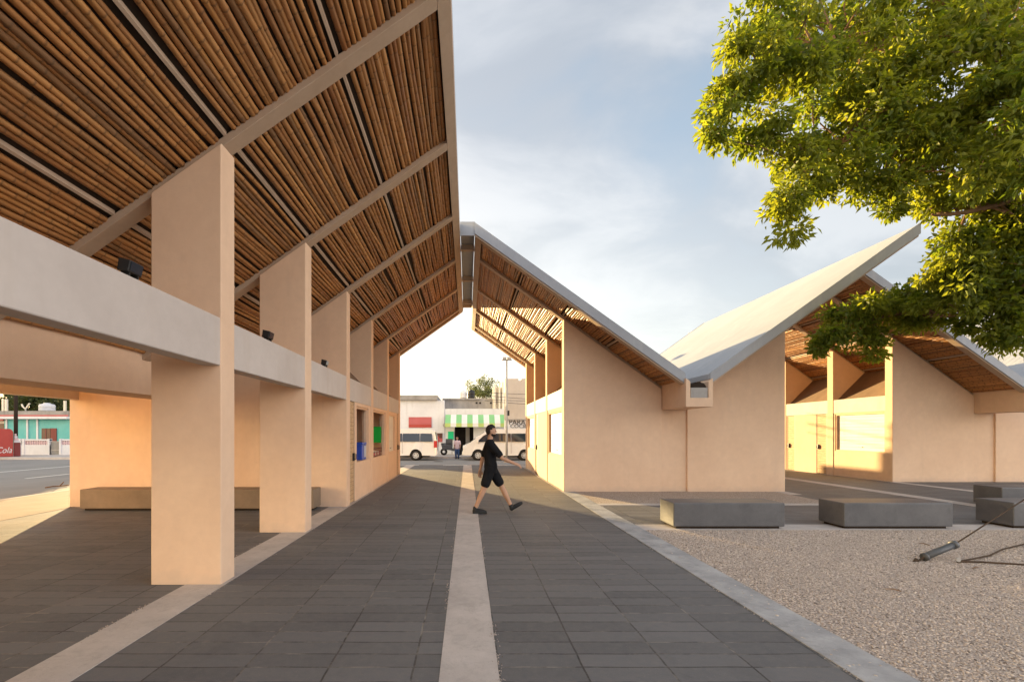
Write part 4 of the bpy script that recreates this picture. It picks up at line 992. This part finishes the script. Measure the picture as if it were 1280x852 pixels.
w = B(hx(-5), hx(2.5), Yh+.24, Yh+.298, hz(538), hz(529)).build('window', 'brown_window', lh)
B(hx(-6), hx(3.5), Yh+.2, Yh+.297, hz(540), hz(538.1)).build('sill', 'white_wall', lh)
# red drinks kiosk, turned towards the crossing
ks = empty('drinks_kiosk', (0, 0, 0), 'red drinks kiosk with white script lettering at the left edge of the view', 'kiosk')
bevel(MB().prism_y([(-1.9, .02), (0, .02), (0, 1.62), (-.05, 1.76), (-.15, 1.85), (-1.9, 1.88)], 0, .9).build('body', 'red_paint', ks), .03)
bevel(B(.01, .36, .15, .75, .02, .93).build('side_box', 'dark_red', ks), .02)
text('Coca-Cola', .56, (-1.83, -.012, .26), 'road_paint', ks, shear=.35, sx_=.72, ext=.006)
st = empty('crate_stack', (0, 0, 0), 'small pile of white and pink crates on the kiosk side box', 'crates')
for q in range(4): bevel(B(.03+.01*q, .31-.05*q, .2, .7, .932+q*.15, .932+q*.15+.145).build('crate', ['white_wall', 'pink_cloth'][q % 2], st), .012)
for o in (ks, st): o.location = ((17-584)/604*32.2, 32.2, 0); o.rotation_euler = (0, 0, R(43))
rod = MB().tube([P(57, 609, 15.2)+Vector((0, 0, -.0)), P(66, 607.5, 15.5), P(75, 607, 15.6), P(86, 606, 15.9)], .018, 6)
rod.tube([P(75, 607, 15.6), P(80, 602, 15.6)], .015, 6)
ro = tag(rod.build('fallen_branch', 'bark'), 'dark forked branch lying on the side road beyond the left porch', 'branch')

# ------------------------------------------------------------------ people
def loft(m, rings, n=20):
    """rings of (cx, cy, z, rx, ry), bottom to top"""
    k = len(m.v)
    for cx, cy, z, rx, ry in rings:
        for j in range(n):
            a = 2*math.pi*j/n; m.v.append((cx+rx*math.cos(a), cy+ry*math.sin(a), z))
    for i in range(len(rings)-1):
        for j in range(n): m.f.append((k+i*n+j, k+i*n+(j+1) % n, k+(i+1)*n+(j+1) % n, k+(i+1)*n+j)); m.mi.append(0)
    m.f.append(tuple(k+j for j in range(n-1, -1, -1))); m.f.append(tuple(k+(len(rings)-1)*n+j for j in range(n))); m.mi += [0, 0]; return m
def limb(m, pts, n=14):
    """pts of (x, y, z, r): tapered tube with round ends"""
    m.tube([p[:3] for p in pts], [p[3] for p in pts], n)
    for p in pts: m.ball(p[:3], p[3]*.995, 12, 8)
    return m
def melt(m, voxel=.008, smooth=4):
    """the pieces become ONE continuous surface"""
    me = m.mesh('tmp'); ob = bpy.data.objects.new('tmp', me); col.objects.link(ob)
    a = ob.modifiers.new('r', 'REMESH'); a.mode = 'VOXEL'; a.voxel_size = voxel
    b = ob.modifiers.new('s', 'SMOOTH'); b.factor = .5; b.iterations = smooth
    bpy.context.view_layer.update(); out = bpy.data.meshes.new_from_object(ob.evaluated_get(bpy.context.evaluated_depsgraph_get()))
    bpy.data.objects.remove(ob); return out
def hand(m, c, d, up, side, s=1.0):
    d, up, side = Vector(d).normalized(), Vector(up).normalized(), Vector(side).normalized(); c = Vector(c)
    for o in (.026, .009, -.009, -.026): limb(m, [(*(c-d*.01+side*o*.6), .017*s), (*(c+d*.075*s+side*o*s), .014*s)], 8)
    for o, L in ((.030, .070), (.010, .082), (-.010, .076), (-.029, .056)):
        b = c+d*.075*s+side*o*s; p1 = b+d*L*.5*s-up*.006+side*o*.12; p2 = p1+d*L*.34*s-up*.017*s; p3 = p2+d*L*.16*s-up*.018*s
        limb(m, [(*b, .0105*s), (*p1, .0095*s), (*p2, .009*s), (*p3, .0075*s)], 8)
    b = c+d*.02*s+side*.026*s; p1 = b+d*.032*s+side*.028*s-up*.008; p2 = p1+d*.034*s+side*.004*s-up*.01
    limb(m, [(*b, .014*s), (*p1, .012*s), (*p2, .009*s)], 8)
class Fig:
    """collects a figure in local coordinates and links it"""
    def __init__(self, name, loc, label):
        self.root = empty(name, loc, label, 'person'); self.L = Vector(loc)
    def put(self, name, me, mat):
        me.transform(Matrix.Translation(self.L)); return link(name, me, mat, self.root, True)

# walking man, faces +X
F1 = Fig('person', (0, 9.75, 0), 'man in black t-shirt, black shorts and black shoes striding to the right across the walkway')
rh, rk, ra_ = (.455, -.085, .88), (.335, -.10, .50), (.160, -.10, .10)
lh_, lk, la_ = (.495, .085, .88), (.705, .10, .51), (.893, .10, .125)
rs, re, rw = (.455, -.175, 1.395), (.700, -.235, 1.105), (.940, -.235, 1.005)
ls, le, lw = (.445, .175, 1.395), (.320, .235, 1.085), (.268, .225, .84)
def at(a, b, t, r): return (*[a[i]*(1-t)+b[i]*t for i in range(3)], r)
b = MB()
loft(b, [(.47, 0, .82, .085, .13), (.47, 0, .90, .112, .155), (.468, 0, .98, .108, .150), (.462, 0, 1.08, .095, .135), (.458, 0, 1.20, .105, .150), (.455, 0, 1.33, .108, .165), (.455, 0, 1.415, .080, .150), (.455, 0, 1.46, .052, .08), (.464, 0, 1.49, .054, .057), (.476, 0, 1.56, .054, .054)])
b.ball((.485, 0, 1.648), (.097, .076, .116), 20, 14); b.ball((.512, 0, 1.580), (.060, .056, .052), 16, 10)
limb(b, [(.560, 0, 1.665, .012), (.590, 0, 1.628, .013)], 8); b.ball((.572, 0, 1.622), (.018, .018, .012), 8, 6); b.ball((.566, 0, 1.590), (.012, .022, .012), 8, 6)
for q in (-1, 1): b.ball((.478, q*.078, 1.640), (.020, .010, .030), 8, 6)
limb(b, [(*rh, .092), at(rh, rk, .5, .080), (*rk, .056), at(rk, ra_, .3, .058), at(rk, ra_, .65, .045), (*ra_, .036)])
limb(b, [(*lh_, .092), at(lh_, lk, .5, .080), (*lk, .056), at(lk, la_, .3, .058), at(lk, la_, .65, .045), (*la_, .036)])
limb(b, [(*ra_, .036), (.20, -.103, .05, .030)]); limb(b, [(*la_, .036), (.96, .104, .10, .030)])
limb(b, [(*rs, .062), at(rs, re, .5, .050), (*re, .040), at(re, rw, .3, .041), (*rw, .027)]); limb(b, [(*ls, .062), at(ls, le, .5, .050), (*le, .040), at(le, lw, .3, .041), (*lw, .027)])
hand(b, rw, (.92, .05, -.36), (.3, -.5, .8), (0, .75, .5)); hand(b, lw, (-.12, -.05, -1), (-.3, 1, 0), (.95, .3, -.1))
F1.put('body', melt(b, .0065, 3), 'skin')
b = MB()
loft(b, [(.475, 0, .885, .132, .172), (.473, 0, .95, .134, .176), (.465, 0, 1.06, .122, .160), (.460, 0, 1.20, .128, .170), (.456, 0, 1.33, .128, .185), (.455, 0, 1.415, .098, .172), (.456, 0, 1.466, .070, .10), (.460, 0, 1.482, .062, .075)])
limb(b, [(*rs, .082), at(rs, re, .4, .076), at(rs, re, .74, .070)]); limb(b, [(*ls, .082), at(ls, le, .4, .076), at(ls, le, .74, .070)])
me = melt(b, .011, 5)
F1.put('t_shirt', me, 'black_cloth')
b = MB()
loft(b, [(.475, 0, .80, .115, .155), (.475, 0, .88, .126, .168), (.473, 0, 1.00, .120, .165)])
limb(b, [(*rh, .112), at(rh, rk, .45, .104), at(rh, rk, .74, .098)]); limb(b, [(*lh_, .112), at(lh_, lk, .45, .104), at(lh_, lk, .74, .098)])
F1.put('shorts', melt(b, .012, 5), 'black_cloth')
for q in ('r', 'l'):
    b = MB()
    if q == 'r':
        limb(b, [(.158, -.10, .11, .046), (.150, -.10, .055, .048), (.23, -.103, .06, .046), (.32, -.108, .046, .040), (.365, -.112, .036, .030)])
        b.box(.105, .395, -.155, -.06, .004, .03)
    else:
        limb(b, [(.888, .10, .13, .046), (.905, .10, .072, .048), (.975, .103, .115, .046), (1.065, .108, .162, .040), (1.105, .112, .180, .030)])
    F1.put('shoe', melt(b, .008, 3), 'shoe_black')
def cap(F, c, rad, keep, name, mat, n=28, k=20, th=.012):
    vs = []; c = Vector(c)
    for i in range(k+1):
        t = math.pi*i/k
        for j in range(n):
            a = 2*math.pi*j/n; d = Vector((math.sin(t)*math.cos(a), math.sin(t)*math.sin(a), math.cos(t))); f = 1+.05*noise.noise(d*5)
            vs.append((c.x+d.x*rad[0]*f, c.y+d.y*rad[1]*f, c.z+d.z*rad[2]*f))
    fs = []
    for i in range(k):
        for j in range(n):
            q = [i*n+j, (i+1)*n+j, (i+1)*n+(j+1) % n, i*n+(j+1) % n]
            m = sum((Vector(vs[v]) for v in q), Vector())/4-c
            if keep(m.x/rad[0], m.y/rad[1], m.z/rad[2]): fs.append(tuple(q))
    o = F.put(name, MB().add(vs, fs).mesh(name), mat)
    sd = o.modifiers.new('solid', 'SOLIDIFY'); sd.thickness = th; sd.offset = -.6; return o
cap(F1, (.480, 0, 1.655), (.106, .084, .124), lambda x, y, z: (z > .5 or (x < .22 and z > .12) or (x < -.12 and z > -.45) or (x < -.4 and z > -.72)) and not (x > .74 and z < .62), 'hair', 'hair', th=.02)
cap(F1, (.512, 0, 1.582), (.069, .064, .060), lambda x, y, z: (z < -.05 and x > -.2 and not (x > .8 and z > -.2)) or (x < .1 and x > -.4 and z < .5), 'beard', 'hair')
for q in (-1, 1): MB().ball(Vector((.572, q*.033, 1.652))+F1.L, .010, 8, 6).build('eye', 'black_paint', F1.root, True)

# distant figure between the vans, faces the camera
F2 = Fig('person', ((571.5-584)/604*32.4, 32.4, -.154), 'person in a pale pink shirt and blue jeans standing in the road between the vans')
b = MB()
loft(b, [(0, 0, .70, .13, .10), (0, 0, .80, .14, .105), (0, 0, .95, .115, .09), (0, 0, 1.10, .135, .10), (0, 0, 1.19, .12, .085), (0, 0, 1.235, .05, .05), (0, 0, 1.30, .045, .045)])
b.ball((0, -.005, 1.385), (.072, .085, .100), 18, 12); b.ball((0, -.09, 1.375), (.012, .018, .02), 8, 6)
for sd in (-1, 1):
    b.ball((sd*.073, 0, 1.38), (.01, .02, .028), 8, 6)
    limb(b, [(sd*.155, 0, 1.165, .05), (sd*.205, -.01, .95, .036), (sd*.19, -.09, .78, .026)]); hand(b, (sd*.19, -.09, .78), (0, -.3, -1), (sd, 0, 0), (0, -1, .2))
    limb(b, [(sd*.08, 0, .72, .078), (sd*.085, -.03, .40, .052), (sd*.085, .01, .07, .036), (sd*.09, -.08, .03, .03)])
F2.put('body', melt(b, .008, 3), 'skin')
b = MB(); loft(b, [(0, 0, .66, .152, .12), (0, 0, .80, .156, .122), (0, 0, .95, .14, .11), (0, 0, 1.10, .152, .115), (0, 0, 1.19, .135, .10), (0, 0, 1.24, .07, .065)])
for sd in (-1, 1): limb(b, [(sd*.155, 0, 1.165, .066), (sd*.19, -.005, 1.0, .060)])
F2.put('shirt', melt(b, .011, 4), 'pink_cloth')
b = MB(); loft(b, [(0, 0, .62, .13, .10), (0, 0, .76, .145, .112)])
for sd in (-1, 1): limb(b, [(sd*.08, 0, .68, .090), (sd*.085, -.03, .40, .070), (sd*.085, .01, .10, .060)])
F2.put('jeans', melt(b, .011, 4), 'denim')
for sd in (-1, 1):
    b = MB(); limb(b, [(sd*.085, .02, .055, .045), (sd*.09, -.11, .04, .036)]); F2.put('shoe', melt(b, .01, 2), 'shoe_black')
cap(F2, (0, .006, 1.395), (.082, .094, .108), lambda x, y, z: z > .4 or (y > -.1 and z > -.5), 'hair', 'hair')
for sd in (-1, 1): MB().ball(Vector((sd*.03, -.083, 1.395))+F2.L, .009, 8, 6).build('eye', 'black_paint', F2.root, True)
